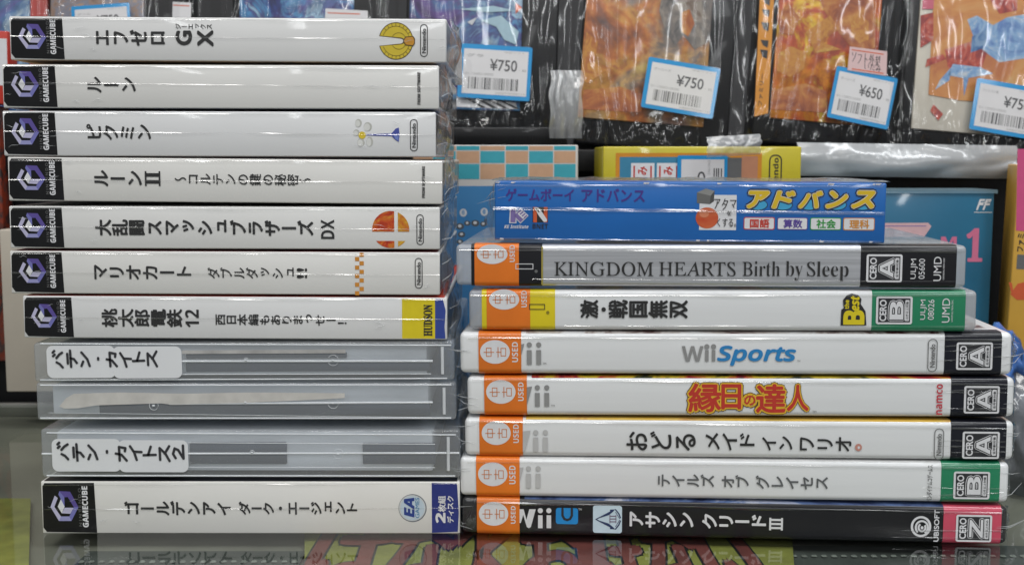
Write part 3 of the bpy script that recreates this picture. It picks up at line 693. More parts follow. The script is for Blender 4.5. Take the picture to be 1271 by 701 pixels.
SILVER = mat('brushed_silver_print', (.66, .67, .70), rough=.28, metal=.6, coat=.4, vary=.16, scale=14, stretch=(.5, 1, 40), bump=.5, bscale=5); YELS = mat('yellow_print', (.72, .58, .008), rough=.4, coat=.5)
SMOKE = mat('smoked_plastic', (.035, .035, .038), rough=.2, coat=.5, vary=.2, alpha=.85)
def case(label, bl, br, tl, tr, body, sleeve, sl_x, r=.0019, cat='game case', group=None, depth=.135, name='game_case', cover=None, flapL=True, flapR=True, seed=0, edge=True):
    t = Thing(name, label, cat, bl, br, tl, tr, 0, YR, group); my = (bl[1]+tl[1])/2; t.midy = my
    g = G(); g.box(0, t.W, 0, depth, 0, t.H, body, bev=r, seg=4); g.build('case_body', t.e)
    strip(t, t.uv(sl_x[0], my)[0], t.uv(sl_x[1], my)[0], .00012, sleeve, 'spine_sleeve', r)
    if cover:
        g = G(); g.face([(.006, .0045, t.H+.00015), (t.W-.006, .0045, t.H+.00015), (t.W-.006, depth-.006, t.H+.00015), (.006, depth-.006, t.H+.00015)], cover); g.build('cover_sheet', t.e)
    if cover and edge:
        P = profile(t.H, r, .00017)[:5]; x0, x1 = t.uv(sl_x[0]+60, my)[0], t.uv(sl_x[1], my)[0]; vs = []
        for y, z in P: vs += [(x0, y, z), (x1, y, z)]
        g = G(); g.mesh(vs, [(2*k, 2*k+1, 2*k+3, 2*k+2) for k in range(len(P)-1)], cover, True); g.build('cover_fold', t.e)
    if flapL: flap(t, -1, seed+.5)
    if flapR: flap(t, 1, seed+1.5)
    return t
def colour_end(t, x0, x1, m, name='colour_panel', r=.0019):
    return strip(t, t.uv(x0, t.midy)[0], t.uv(x1, t.midy)[0], .00022, m, name, r)
GW = 'white plastic game cases in the right stack'
WG = ink('logo_grey', (.27, .27, .27)); LW = ink('logo_light', (.50, .50, .50))
def two_i(d, xs, y0, y1, yd, col, w=6):
    for x in xs: d.rect((x-w/2, y0, x+w/2, y1), col, 1); d.ell((x-3.2, yd-3.2, x+3.2, yd+3.2), col, 1)
B_ = .00036
# W1
t = case('white game case with grey and blue word mark, topmost of the wide white cases', (571, 463), (1256, 465.5), (571, 411), (1256, 414), WHITEPL, SLEEVE, (593, 1243), group=GW, seed=1,
         cover=art('cover_a', [(.40, (.10, .03, .03)), (.5, (.5, .45, .42)), (.6, (.7, .7, .7))], scale=40))
colour_end(t, 1172, 1243, NAVYK); used(t, 594, 647, (596, 421.7, 633, 451), (635.5, 424, 643, 449), .0019)
d = Dec(t, B_); two_i(d, (657, 668.7), 434, 452, 427.5, WG); d.pxpoly([(647, 427), (651, 426), (647, 440)], WG, 1); d.text('TM', (673.5, 449.5, 678, 451.8), GREYI, 1); d.build('console_logo', t.e)
d = Dec(t, B_); d.text(sans('W'), (846, 429, 873, 448), WG, 1); two_i(d, (877.2, 885.5), 434, 448, 429.8, WG, 4.4); d.text(conv('Sports', 0x1D608, 0x1D622, 0), (891, 429.5, 987, 452.5), ink('sports_blue', (.02, .22, .52)), 1, .042); d.text('TM', (989, 446.5, 993, 448.5), GREYI, 1); d.build('title', t.e)
d = Dec(t, B_); pill(d, (1151, 420, 1163, 461), GREYI); d.build('publisher_logo', t.e)
d = Dec(t, B_); rating(t, d, (1186.5, 424.5, 1231.5, 458.5), 'A', '全年齢対象'); d.build('rating_mark', t.e)
topglare(t, 418.5, 421, 580, 1246); end_glare(t, 1150, 1250, 424, 460, 31)
# W2
t = case('white game case with red and yellow outlined brush title', (580, 514.5), (1259, 517.5), (580, 466), (1259, 470), WHITEPL, SLEEVE, (600, 1250), group=GW, seed=2,
         cover=art('cover_b', [(.38, (.02, .02, .02)), (.46, (.4, .02, .03)), (.54, (.55, .40, .02)), (.62, (.02, .03, .02))], scale=26))
colour_end(t, 1180, 1250, NAVYK); used(t, 601, 654, (603.5, 471, 640, 500.5), (643, 474, 650, 497), .0019)
d = Dec(t, B_); two_i(d, (667, 678.7), 487, 504, 480.5, WG); d.pxpoly([(654, 480), (660.5, 479), (654, 503)], WG, 1); d.text('TM', (684, 501.8, 688.5, 504), GREYI, 1); d.build('console_logo', t.e)
TR = ink('title_red', (.52, .035, .02)); TY = ink('title_yellow', (.75, .45, .03)); TK = ink('title_dark', (.10, .05, .01)); d = Dec(t, B_)
for ch, b in (('縁', (855, 476, 894, 510)), ('日', (896, 477, 919, 506.5)), ('の', (924, 490.5, 937, 502)), ('達', (939, 477, 974, 511)), ('人', (977, 477.5, 1003, 509))):
    k = 2.6 if ch == 'の' else 1
    for m, ly, bd in ((TK, 0, .105*k), (TY, 1, .078*k), (TR, 2, .026)): d.text(ch, b, m, ly, bd)
d.text('TM', (1008, 509, 1013, 511.5), GREYI, 1); d.build('title', t.e)
d = Dec(t, B_); d.rtext(sans('namco'), (1162, 476, 1169.5, 514), ink('maker_red', (.55, .04, .06)), 1); d.build('publisher_logo', t.e)
d = Dec(t, B_); rating(t, d, (1196, 478.5, 1240, 512.5), 'A', '全年齢対象'); d.build('rating_mark', t.e)
topglare(t, 470, 476, 586, 1250); end_glare(t, 1155, 1253, 478, 512, 32)
# W3
t = case('white game case with black brush-written title and small pinkish seal', (577, 565), (1258, 571), (577, 516.5), (1258, 525), WHITEPL, SLEEVE, (593, 1249), group=GW, seed=3,
         cover=art('cover_c', [(.35, (.70, .42, .05)), (.55, (.72, .50, .12)), (.7, (.6, .3, .1))], scale=40))
colour_end(t, 1180, 1249, NAVYK); used(t, 595, 649, (598, 522, 634, 551.5), (637, 526, 644, 549), .0019)
d = Dec(t, B_); two_i(d, (665, 677), 542, 560, 536, LW); d.pxpoly([(649, 534.5), (658.5, 533.5), (651.5, 560), (649, 560)], LW, 1); d.build('console_logo', t.e)
d = Dec(t, B_)
for body, b in (('おどる', (778, 535, 863, 558)), ('メイド', (876, 537, 936, 558)), ('イン', (946, 541, 983, 558)), ('ワリオ', (993, 542, 1056, 559))): d.vtext(body, b, INK, 1, .02)
d.build('title', t.e)
SEAL = ink('seal_pink', (.55, .25, .2)); d = Dec(t, B_); d.ell((1061, 550, 1069.5, 559), SEAL, 1); d.ell((1064, 553, 1067, 556.5), OFFW, 2); d.build('seal_mark', t.e)
d = Dec(t, B_); pill(d, (1159, 531, 1171, 570), GREYI); d.build('publisher_logo', t.e)
d = Dec(t, B_); rating(t, d, (1194, 535, 1240, 568.5), 'A', '全年齢対象'); d.build('rating_mark', t.e)
topglare(t, 522, 531, 585, 1249); end_glare(t, 1150, 1252, 534, 566, 33)
# W4
t = case('white game case with grey title and green end panel', (571, 615), (1252, 624), (571, 566.5), (1252, 574.5), WHITEPL, SLEEVE, (590, 1241), group=GW, seed=4,
         cover=art('cover_d', [(.35, (.6, .6, .6)), (.6, (.75, .75, .75))], scale=40))
colour_end(t, 1168, 1241, GREEN); used(t, 591, 645, (593.5, 573, 630, 602.5), (632, 577, 640, 600), .0019)
d = Dec(t, B_); two_i(d, (656, 668), 587, 605, 580.7, LW); d.pxpoly([(645, 579.5), (650, 579), (645, 598)], LW, 1); d.build('console_logo', t.e)
DG = ink('title_grey', (.11, .115, .12)); d = Dec(t, B_)
for body, b in (('テイルズ', (817, 588, 886, 603)), ('オブ', (896, 589, 929, 604)), ('グレイセス', (938, 590, 1027, 606))): d.vtext(body, b, DG, 1, .02)
d.build('title', t.e)
d = Dec(t, B_); d.rtext('バンダイナムコゲームス', (1150, 576.5, 1157, 622), INK, 1, .01); d.build('publisher_logo', t.e)
d = Dec(t, B_); rating(t, d, (1183, 584.5, 1228, 618.5), 'B', '12才以上対象'); d.build('rating_mark', t.e)
topglare(t, 572.5, 580, 580, 1241); end_glare(t, 1130, 1246, 585, 620, 34)
# W5
t = case('black game case with white title and pink end panel, bottom of right stack', (573, 661.5), (1250, 675.5), (573, 616.5), (1250, 629), SMOKE, DARKSL, (591, 1243), seed=5,
         cover=art('cover_e', [(.40, (.02, .03, .09)), (.55, (.10, .16, .34)), (.65, (.5, .52, .6))], scale=30))
colour_end(t, 1171, 1243, PINK); used(t, 592, 645, (594.5, 622, 631, 651.5), (634, 627, 640, 649), .0019)
d = Dec(t, B_); two_i(d, (670.7, 681.3), 638.5, 654.5, 632.8, OFFW, 5.6); d.pxpoly([(645, 631), (650, 631), (653.5, 644), (657, 631), (661, 631), (665, 631), (659, 653), (656.5, 654.5), (654, 653), (649.5, 638), (646.5, 648), (645, 648)], OFFW, 1)
d.rect((690, 629.5, 717.5, 649.5), ink('logo_azure', (.01, .25, .62)), 1, .0009); d.stroke([(698.2, 630.5), (698.2, 639), (700.5, 643), (704, 644.3), (707.5, 643), (709.8, 639), (709.8, 630.5)], .00085, RATE, 2, px=True); d.text('TM', (718, 630, 722, 632.5), OFFW, 1); d.build('console_logo', t.e)
ICE = ink('square_ice', (.58, .72, .80)); ICN = ink('crest_navy', (.02, .04, .12)); d = Dec(t, B_); d.rect((736, 626.5, 772, 660.5), ICE, 1, .0009)
for sg in (-1, 1):
    cy = 643.5; d.pxpoly([(739, cy), (755, cy+sg*5.0), (764, cy+sg*12.5), (757, cy+sg*12), (757.5, cy+sg*8.5), (741, cy)], ICN, 2)
    d.pxpoly([(738.5, cy), (756, cy+sg*5.5), (762, cy+sg*10.5), (757.5, cy+sg*10)], ICN, 3)
    d.stroke([(764, cy+sg*12), (768, cy+sg*7), (770, cy+sg*2)], .00045, ICN, 2, px=True); d.stroke([(764, cy+sg*9), (766.5, cy+sg*5), (769, cy+sg*1)], .0002, ICN, 3, px=True)
for yy in (639.5, 643, 646.5): d.stroke([(757, yy), (764.5, yy)], .0003, ink('numeral_plum', (.14, .06, .14)), 3, px=True)
for xx in (757, 764.5): d.stroke([(xx, 638), (xx, 648)], .0002, ink('numeral_plum', (.14, .06, .14)), 4, px=True)
d.build('crest_square', t.e)
d = Dec(t, B_); d.vtext('アサシン', (782, 635, 860, 653.5), OFFW, 1, .035); d.vtext('クリード', (872, 638, 950, 655), OFFW, 1, .035)
for yy in (643, 648, 653): d.rect((956, yy, 971, yy+2.6), OFFW, 1)
d.rect((954.5, 641.5, 957, 657), OFFW, 2); d.rect((969, 641.8, 971.5, 657.3), OFFW, 2); d.build('title', t.e)
d = Dec(t, B_); d.ring((1130, 639.5, 1155.5, 665.5), .0008, OFFW, 1); d.ring((1135, 644.5, 1152.5, 662.5), .0007, OFFW, 1, -60, 230); d.ring((1138.5, 648, 1149.5, 659.5), .0007, OFFW, 1, 120, 400); d.ell((1142.3, 652, 1145.9, 656), OFFW, 1)
d.rtext('UBISOFT', (1159, 632, 1165, 671), OFFW, 1, .03); d.build('publisher_logo', t.e)
d = Dec(t, B_); rating(t, d, (1186, 638, 1230.5, 671.5), 'Z', '18才以上のみ'); d.build('rating_mark', t.e)
topglare(t, 622, 635.5, 592, 1243); end_glare(t, 1100, 1244, 638, 672, 35)
# P2 (small green-ended)
GP = 'narrower clear-ended cases in the right stack'
t = case('narrow game case with yellow left band and green end panel', (582, 408.5), (1212, 411), (582, 360), (1212, 361), GREYPL, SLEEVE, (598, 1198), group=GP, r=.0016, depth=.103, seed=6, flapL=False, flapR=False)
colour_end(t, 598, 689, YELS, 'yellow_band', .0016); colour_end(t, 1082, 1198, GREEN, 'colour_panel', .0016)
used(t, 604, 658, (607, 358.8, 644.5, 384), (647, 360.5, 654, 381), .0016)
d = Dec(t, B_); d.frame((657, 377, 676.5, 384), .00025, BLACK, 1); d.ell((678, 385.5, 682, 389.5), ink('olive', (.25, .2, .01)), 1); d.build('console_logo', t.e)
d = Dec(t, B_); d.vtext('激', (721, 372.5, 742, 394), INK, 1, .035); d.ell((746.5, 381, 752, 386.5), INK, 1); d.vtext('戦国無双', (756, 372.5, 853, 394), INK, 1, .035); d.build('title', t.e)
d = Dec(t, B_); d.pxpoly([(1043, 403.5), (1044, 384), (1047, 382), (1046, 372), (1051, 366), (1057, 364), (1065, 366), (1069, 371), (1068, 377), (1074, 386), (1075, 403.5)], BLACK, 1)
d.rtext(sans('B'), (1047, 385, 1072, 402), YELS, 2, .02); d.rtext(ital('est'), (1056, 367, 1066, 385), YELS, 3, .03); d.rtext(sans('the'), (1048, 372, 1053.5, 383), YELS, 2, .02); d.build('range_badge', t.e)
d = Dec(t, B_); rating(t, d, (1087, 367.5, 1132, 402), 'B', '12才以上対象'); d.build('rating_mark', t.e)
d = Dec(t, B_); d.rtext('ULJM', (1142, 371.5, 1150, 396.5), OFFW, 1, 0); d.rtext('08026', (1151.5, 371.5, 1159, 396.5), OFFW, 1, 0); d.rtext('UMD', (1169, 370, 1178.5, 400), OFFW, 1, 0); d.rtext('UNIVERSAL MEDIA DISC', (1180.5, 372, 1182.5, 399), OFFW, 1); d.build('code_lettering', t.e)
topglare(t, 366.5, 366, 584, 1210); topglare(t, 404, 404.5, 700, 1200, r=.00008)
# P1 (silver)
t = case('narrow silver game case with black serif title', (566, 354), (1199, 357), (566, 303), (1199, 305.5), GREYPL, SILVER, (673, 1068), group=GP, r=.0016, depth=.103, seed=7, flapL=False, flapR=False)
colour_end(t, 585, 673, DARKSL, 'black_band', .0016); colour_end(t, 1068, 1187, DARKSL, 'colour_panel', .0016)
used(t, 589, 644, (592, 303.2, 630, 327.5), (632.5, 304, 639, 325), .0016)
d = Dec(t, B_); d.frame((640, 327, 662, 334), .00025, OFFW, 1); d.ell((663.5, 334.5, 667.5, 338.5), GREYI, 1); d.rect((672, 306, 674, 353), ink('gold_line', (.35, .28, .05)), 1); d.build('console_logo', t.e)
d = Dec(t, B_)
for body, b, lo in (('KINGDOM', (688, 325, 811, 342.5), 0), ('HEARTS', (818, 325, 913, 342.5), 0), ('B', (921.5, 325, 934, 342.3), 0), ('irth', (936, 324, 968, 342.8), 1), ('by', (975, 324, 996, 348), 1), ('S', (1001.5, 325, 1012, 342.8), 0), ('leep', (1013.5, 324.5, 1053, 348.5), 1)):
    if lo: d.text(serif(body), b, INK, 1, .003, off=-.012)
    else: d.text(conv(body, 0x1D434, 0x1D44E, 0), b, INK, 1, .004, slant=-.27)
d.build('title', t.e)
d = Dec(t, B_); rating(t, d, (1075, 315.5, 1119.5, 350), 'A', '全年齢対象'); d.build('rating_mark', t.e)
d = Dec(t, B_); d.rtext('ULJM', (1130, 321, 1138.5, 346), OFFW, 1, 0); d.rtext('05600', (1140, 321, 1147.5, 346), OFFW, 1, 0); d.rtext('UMD', (1158.5, 318.5, 1168, 348.5), OFFW, 1, 0); d.rtext('UNIVERSAL MEDIA DISC', (1170, 320, 1172, 347), OFFW, 1); d.build('code_lettering', t.e)
topglare(t, 310, 311, 570, 1198); topglare(t, 346, 349, 660, 1196, r=.00008)
# blue carton on top
BLUE = mat('blue_carton', (.004, .130, .46), rough=.4, coat=.7, vary=.05, scale=40, bump=.1, bscale=30)
t = Thing('cartridge_box', 'blue cardboard game box with yellow outlined title, on top of right stack', 'game box', (614, 297.5), (1098, 302), (614, 224), (1098, 228.5), .002, YR*.75)
W_, H = t.W, t.H; g = G(); g.box(0, W_, 0, .060, 0, H, BLUE, bev=.0005); g.build('box', t.e)
PUR = ink('purple', (.055, .030, .25)); d = Dec(t); d.text('ゲームボーイ', (628, 234.5, 712, 249.5), PUR, 1, .025); d.text('アドバンス', (722, 234.5, 800, 250.5), PUR, 1, .025); d.build('small_title', t.e)
KE = ink('mauve', (.20, .15, .38)); d = Dec(t)
d.pxpoly([(633, 258), (641, 258), (641, 277), (632, 277)], OFFW, 1); d.pxpoly([(634, 259), (640, 259), (640, 276), (633.5, 276)], KE, 2); d.pxpoly([(646, 258), (656, 267.5), (646, 277.5), (637, 268)], OFFW, 1); d.pxpoly([(646, 259.2), (655, 267.5), (646, 276.2), (638.3, 268)], KE, 2)
for k in range(3): d.stroke([(643.5+k*2.6, 266.5+k*2.2-1), (648+k*2.4, 263+k*2.2-1)], .0004, OFFW, 3, px=True)
d.stroke([(643.5, 265.5), (649.5, 271)], .0004, OFFW, 4, px=True)
d.text(ital('KE Institute'), (626, 279, 656, 283.5), OFFW, 1); d.build('maker_logo', t.e)
NR = ink('vermilion', (.60, .10, .03)); d = Dec(t); d.rect((661, 257, 680, 276), BLACK, 1); d.rect((662, 257, 666.5, 276), NR, 2); d.rect((675, 257, 679.5, 276), NR, 2)
d.pxpoly([(663, 257.5), (668, 257.5), (672, 262), (679, 272.5), (678.5, 275), (675, 275.5), (669, 268)], OFFW, 3); d.stroke([(666, 259), (669, 263)], .0003, BLACK, 4, px=True); d.text(sans('BNET'), (661, 278, 680, 284), BLACK, 1); d.build('partner_logo', t.e)
d = Dec(t); d.rect((868, 242, 914, 285.5), OFFW, 0); CG = ink('cube_grey', (.14, .14, .135)); CG2 = ink('cube_grey_pale', (.26, .26, .25)); CG3 = ink('cube_grey_dark', (.07, .07, .068))
d.pxpoly([(865, 239), (876, 234), (887, 237), (882, 243)], CG2, 1); d.pxpoly([(865, 239), (882, 243), (881, 253.5), (865, 252)], CG, 1); d.pxpoly([(882, 243), (887, 237), (886, 250), (881, 253.5)], CG3, 1)
RB = art('ball_red', [(.3, (.52, .06, .02)), (.6, (.62, .14, .05))], scale=60, detail=2); d.ell((863.5, 257.5, 891.5, 283.5), RB, 2); d.ell((868, 260, 880, 270), ink('ball_pale', (.66, .22, .11)), 3)
d.hand('アタマ', (885, 246, 915, 260), INK, .00028, 4, rot=False); d.text('を', (902, 262, 908, 267.5), INK, 4, .01); d.text('くする。', (890, 271, 913.5, 281.5), INK, 4, .005); d.build('slogan_picture', t.e)
YT = ink('advance_yellow', (.68, .46, .02)); CY = ink('cyan_drop', (.05, .35, .60)); d = Dec(t); px = 0
for ch, x0, x1 in (('ア', 927, 954), ('ド', 958, 986), ('バ', 991, 1020), ('ン', 1025, 1051), ('ス', 1057, 1085)):
    d.ell((x0+1, 247, x0+26, 261.5), BLACK, 0); d.ell((x0+2, 248, x0+25, 260.5), CY, 1)
    for m, ly, bd in ((BLACK, 2, .15), (OFFW, 3, .085), (YT, 4, .06)): d.text(ch, (x0+1, 238, x1, 257.5), m, ly, bd, slant=.22)
d.build('title', t.e)
for body, x0, x1, c in (('国語', 923, 961.5, (.55, .05, .03)), ('算数', 964.5, 1002.5, (.10, .06, .30)), ('社会', 1005.5, 1044, (.03, .30, .05)), ('理科', 1046.5, 1085.5, (.62, .25, .03))):
    m = ink('subject_'+str(x0), c); d = Dec(t); k = (x0-923)/162*1.2; d.rect((x0, 269.5+k, x1, 285+k), m, 1, .0006); d.rect((x0+1, 270.5+k, x1-1, 284+k), OFFW, 2, .0005)
    d.text(body, (x0+8, 272+k, x1-7, 282.5+k), m, 3, .03); d.build('subject_tile', t.e)
# worn white corners of the carton and its loose wrap
g = G(); r = random.Random(3)
for k in range(16):
    x = r.choice([r.uniform(0, W_), r.uniform(0, .006), r.uniform(W_-.006, W_)]); z = r.choice([.0004, H-.0004])
    g.face([(x, -.00012, z-.0002), (x+r.uniform(.0004, .0014), -.00012, z-.0003), (x+r.uniform(.0008, .002), -.00012, z+.0002), (x+.0002, -.00012, z+.0003)], OFFW)
tag(g.build('worn_edge', t.e), kind='stuff')
topglare(t, 229.5, 231, 616, 1096, r=.00020); topglare(t, 257.5, 264, 612, 1097, 'film_seam', .00022); topglare(t, 259.5, 266, 612, 1097, 'film_seam', .00010); topglare(t, 296, 300, 616, 1094, r=.00014)
flap(t, -1, 8.5)
g = G(); vs = [(-.0015, -.0008, H+.0012), (W_+.0008, -.0008, H+.0012), (W_+.0008, .058, H+.0022), (-.0015, .058, H+.0022)]
crumple_top = []
nx, ny = 40, 8; vs = []; fs = []
for i in range(nx+1):
    for k in range(ny+1):
        a, b = i/nx, k/ny; vs.append((-.0012+(W_+.0024)*a, -.0006+.058*b, H+.0004+.0012*abs(noise.noise(Vector((a*14, b*3, 2.))))*min(1, b*4+.1)))
for i in range(nx):
    for k in range(ny): fs.append((i*(ny+1)+k, (i+1)*(ny+1)+k, (i+1)*(ny+1)+k+1, i*(ny+1)+k+1))
g.mesh(vs, fs, FILMX, True); g.build('film_wrap', t.e)

# ------------------------------------------------------------------ boxed games behind, in clear bags
TAGB = mat('tag_blue', (.005, .26, .58), rough=.4, coat=.3); TAGW = mat('tag_white', (.66, .65, .66), rough=.5, vary=.03); TAGK = ink('tag_print', (.07, .07, .075)); TAGG = ink('tag_print_pale', (.36, .36, .36))
BAG = film('clear_bag', base=.008, rough=.08, bump=.03, bscale=120)
def price_tag(t, b, roll, price, name, seed, front=.004, part='price_tag', full=True):
    """blue-bordered price sticker with printed price and bar code; b is its measured box before it is turned by roll degrees"""
    d = Dec(t, front); u0, v0, u1, v1 = d.uvbox(b); cu, cv = (u0+u1)/2, (v0+v1)/2; w, h = u1-u0, v1-v0
    R = math.radians(roll)
    def turn(g0):
        g0.v = [(cu+(x-cu)*math.cos(R)-(z-cv)*math.sin(R), y, cv+(x-cu)*math.sin(R)+(z-cv)*math.cos(R)) for x, y, z in g0.v]
    d.poly(rr(u0, v0, u1, v1, w*.03), TAGB, 0); d.poly(rr(u0+w*.06, v0+h*.08, u1-w*.05, v1-h*.09, w*.005), TAGW, 1); turn(d.g); p = d.build(part, t.e)
    d = Dec(t, front); q = lambda a, b_, c, e: (u0+w*a, v0+h*b_, u0+w*c, v0+h*e)
    d.text('¥'+price, q(.43, .53, .80, .74), TAGK, 2, .012, px=False); d.text(name, q(.10, .765, .33, .82), TAGG, 2, .01, px=False)
    d.text('・税', q(.83, .53, .93, .58), TAGG, 2, px=False)
    d.text('01-1200210000', q(.09, .43, .48, .475), TAGG, 2, px=False); d.text('2400770306114', q(.52, .10, .93, .135), TAGG, 2, px=False); d.text('中古ソフト', q(.62, .86, .90, .895), TAGG, 2, px=False)
    turn(d.g); d.build('price_print', p)
    d = Dec(t, front); r = random.Random(seed); x = .14
    while x < .82:
        bw = r.choice([.008, .008, .014, .022]); d.rect(q(x, .17, x+bw, .39), r.choice([TAGK, TAGK, GREYI, TAGG]), 2, px=False); x += bw+r.choice([.008, .012, .02])
    turn(d.g); d.build('bar_code', p)
def bag(t, x0, x1, z0, z1, seed, folds=5, amp=.0022, off=.0035):
    """crinkled clear bag in front of the box: long folds that gather towards its lower edge"""
    nx, nz = 150, 60; vs = []; fs = []; r = random.Random(seed)
    fp = [(r.uniform(0, 1), r.uniform(.05, .13), r.uniform(.4, 1.2), r.uniform(-.25, .25), r.uniform(0, .5)) for _ in range(folds)]
    for i in range(nx+1):
        for k in range(nz+1):
            a, b = i/nx, k/nz; h = off
            for c, wd, am, sl, st in fp:
                q = min(1, abs(a-(c+sl*(1-b)**2+.012*noise.noise(Vector((b*2.5, c*9, seed)))))/(wd*(.35+.65*b))); h += amp*am*(.5+.5*math.cos(math.pi*q))*min(1, max(0, b-st+.6))
            h += .0012*noise.noise(Vector((a*7, b*4, seed)))+.00006*noise.noise(Vector((a*26, b*8, seed+4)))
            if b < .22: w = (.22-b)/.22; h += w*(.0030*noise.noise(Vector((a*16, b*9, seed+8)))+.0012*noise.noise(Vector((a*40, b*22, seed))))
            edge = min(a, 1-a, b*1.2)
            if edge < .05: h -= (.05-edge)*.06
            vs.append((x0+(x1-x0)*a, -h, z0+(z1-z0)*b))
    for i in range(nx):
        for k in range(nz): fs.append((i*(nz+1)+k, (i+1)*(nz+1)+k, (i+1)*(nz+1)+k+1, i*(nz+1)+k+1))
    g = G(); g.mesh(vs, fs, BAG, True); return g.build('plastic_bag', t.e)
def boxed(label, bl, br, hpx, Y, cover_px, artm, seed, dy=0., side=None, lip=None, group='bagged games on the shelf behind', tall=.1, yaw=0.):
    t = Thing('bagged_game', label, 'boxed game', bl, br, (bl[0], bl[1]-hpx), (br[0], br[1]-hpx), Y, Y+yaw, group, lean=7.5); H = tall
    g = G(); g.box(0, t.W, .0012, .026, 0, H, side or BLACKPL, bev=.0012); g.build('box', t.e)
    a, b = t.uv(cover_px[0], bl[1]-60)[0], t.uv(cover_px[1], bl[1]-60)[0]; zl = t.uv((cover_px[0]+cover_px[1])/2, cover_px[2])[1]
    g = G(); g.box(a, b, -.0002, .002, zl, H-.001, artm, bev=.0003); g.build('cover', t.e); t.cover = (a, b, zl, H)
    t.seed = seed; return t
NB = [(.30, (.01, .015, .06)), (.42, (.02, .04, .20)), (.49, (.07, .25, .46)), (.54, (.06, .03, .16)), (.60, (.30, .50, .64)), (.66, (.03, .06, .22)), (.76, (.02, .02, .04))]
OR = [(.28, (.08, .08, .09)), (.40, (.26, .08, .03)), (.48, (.42, .13, .03)), (.56, (.52, .26, .06)), (.63, (.36, .11, .05)), (.72, (.16, .14, .14))]
YO = [(.28, (.20, .03, .02)), (.42, (.45, .10, .015)), (.51, (.56, .20, .015)), (.58, (.34, .06, .02)), (.66, (.60, .40, .04)), (.74, (.2, .05, .03))]
A2 = boxed('bagged game with blue cover art and price sticker, beside top of left stack', (500, 160), (690, 165), 150, .262, (506, 646, 136), art('blue_art', NB, 24, 6, 1.4, second=[(.35, (.02, .015, .05)), (.48, (.10, .05, .22)), (.56, (.05, .14, .30)), (.66, (.35, .45, .52))], seed=2.), 2)
d = Dec(A2, .0006); d.pxpoly([(566, 120), (640, 128), (642, 136), (566, 133)], OFFW, 0)
for k in range(4): d.pxpoly([(575+k*14, 121+k), (579+k*14, 121+k), (604+k*14, 134+k*.5), (597+k*14, 134+k*.5)], BLACK, 1)
LCY = ink('art_pale_cyan', (.36, .52, .60))
d.pxpoly([(596, 26), (622, 20), (644, 40), (640, 56), (626, 50), (616, 34)], LCY, 1); d.pxpoly([(570, 12), (612, 8), (640, 14), (605, 16)], LCY, 1); d.pxpoly([(580, 28), (592, 22), (586, 32)], ink('art_white', (.6, .62, .65)), 1); d.pxpoly([(640, 4), (648, 10), (640, 18)], NR, 1)
d.build('cover_shapes', A2.e)
price_tag(A2, (569.5, 58.5, 659, 125), -2, '750', 'グラ', 5); bag(A2, -.004, A2.W+.012, -.004, .1, 21, 6)
A3 = boxed('bagged game with orange-brown cover art, price sticker at its lower right', (714, 177), (903, 192), 160, .25, (719, 876, 152), art('orange_art', OR, 30, 12, .6, seed=5., second=[(.36, (.07, .08, .09)), (.48, (.22, .17, .14)), (.56, (.48, .30, .14)), (.66, (.60, .46, .14))]), 3, lip=1)
def painted(t, shapes):
    d = Dec(t, .0004)
    for k, (pts, m) in enumerate(shapes): d.pxpoly(pts, m, k*.4)
    d.build('cover_shapes', t.e)
ROCK = art('art_rock', [(.36, (.05, .055, .06)), (.48, (.17, .15, .14)), (.58, (.30, .26, .22)), (.68, (.12, .07, .05))], 70, 8, .6)
GLOW = art('art_glow', [(.40, (.40, .13, .03)), (.49, (.54, .25, .04)), (.56, (.46, .17, .03)), (.66, (.62, .40, .08))], 110, 9, 1.)
EMB = art('art_ember', [(.36, (.22, .05, .02)), (.5, (.40, .12, .03)), (.64, (.55, .26, .06))], 80, 8, .6)
painted(A3, [([(828, -40), (880, -40), (880, 52), (862, 62), (848, 44), (838, 58), (826, 40), (818, 14)], ROCK), ([(728, 40), (742, 52), (738, 78), (752, 88), (730, 104), (721, 100)], GLOW),
    ([(846, 16), (856, 12), (862, 30), (854, 46), (846, 40)], EMB), ([(724, 112), (770, 108), (798, 118), (796, 140), (722, 136)], EMB)])
price_tag(A3, (798, 80, 888, 143), -5, '750', 'グーニーズ', 6, .0055); bag(A3, -.010, A3.W+.012, -.004, .1, 22, 9)
A4 = boxed('bagged game with orange and yellow cover art, pink note over its price sticker', (933, 175), (1108, 190), 160, .245, (958, 1086, 152), art('yellow_art', YO, 30, 11, .7, seed=9., second=[(.36, (.22, .03, .02)), (.48, (.42, .07, .02)), (.55, (.62, .36, .02)), (.66, (.70, .52, .06))]), 4)
painted(A4, [([(1000, -40), (1084, -40), (1086, 60), (1062, 66), (1040, 40), (1022, 12)], EMB), ([(1056, 22), (1068, 18), (1078, 28), (1078, 50), (1066, 54), (1056, 44)], GLOW), ([(966, 66), (982, 58), (1000, 66), (998, 86), (980, 96), (964, 88)], GLOW),
    ([(1000, 40), (1030, 20), (1042, 36), (1018, 52), (1044, 62), (1012, 66)], GLOW), ([(958, 112), (1000, 104), (1026, 114), (1026, 140), (956, 136)], EMB), ([(964, 20), (978, 4), (992, 22), (984, 44), (968, 42)], EMB)])
ORL = mat('orange_card', (.62, .25, .02), rough=.4); d = Dec(A4, .0006); d.pxpoly([(936, 145), (953, 141), (962, -30), (944, -30)], ORL, 1)
d.vtext('ザック', (946, 10, 958, 75), BLACK, 2) if False else None
for k, (y0, y1) in enumerate(((-8, 8), (12, 22), (28, 40), (50, 60), (62, 74))): d.pxpoly([(946-k*.8, y0), (956-k*.8, y0+1), (955-k*.8, y1), (949-k*.8, y1-3)], BLACK, 2)
d.rtext('ファミリー', (942, 92, 947, 132), BLACK, 2, .02); d.build('title_strip', A4.e)
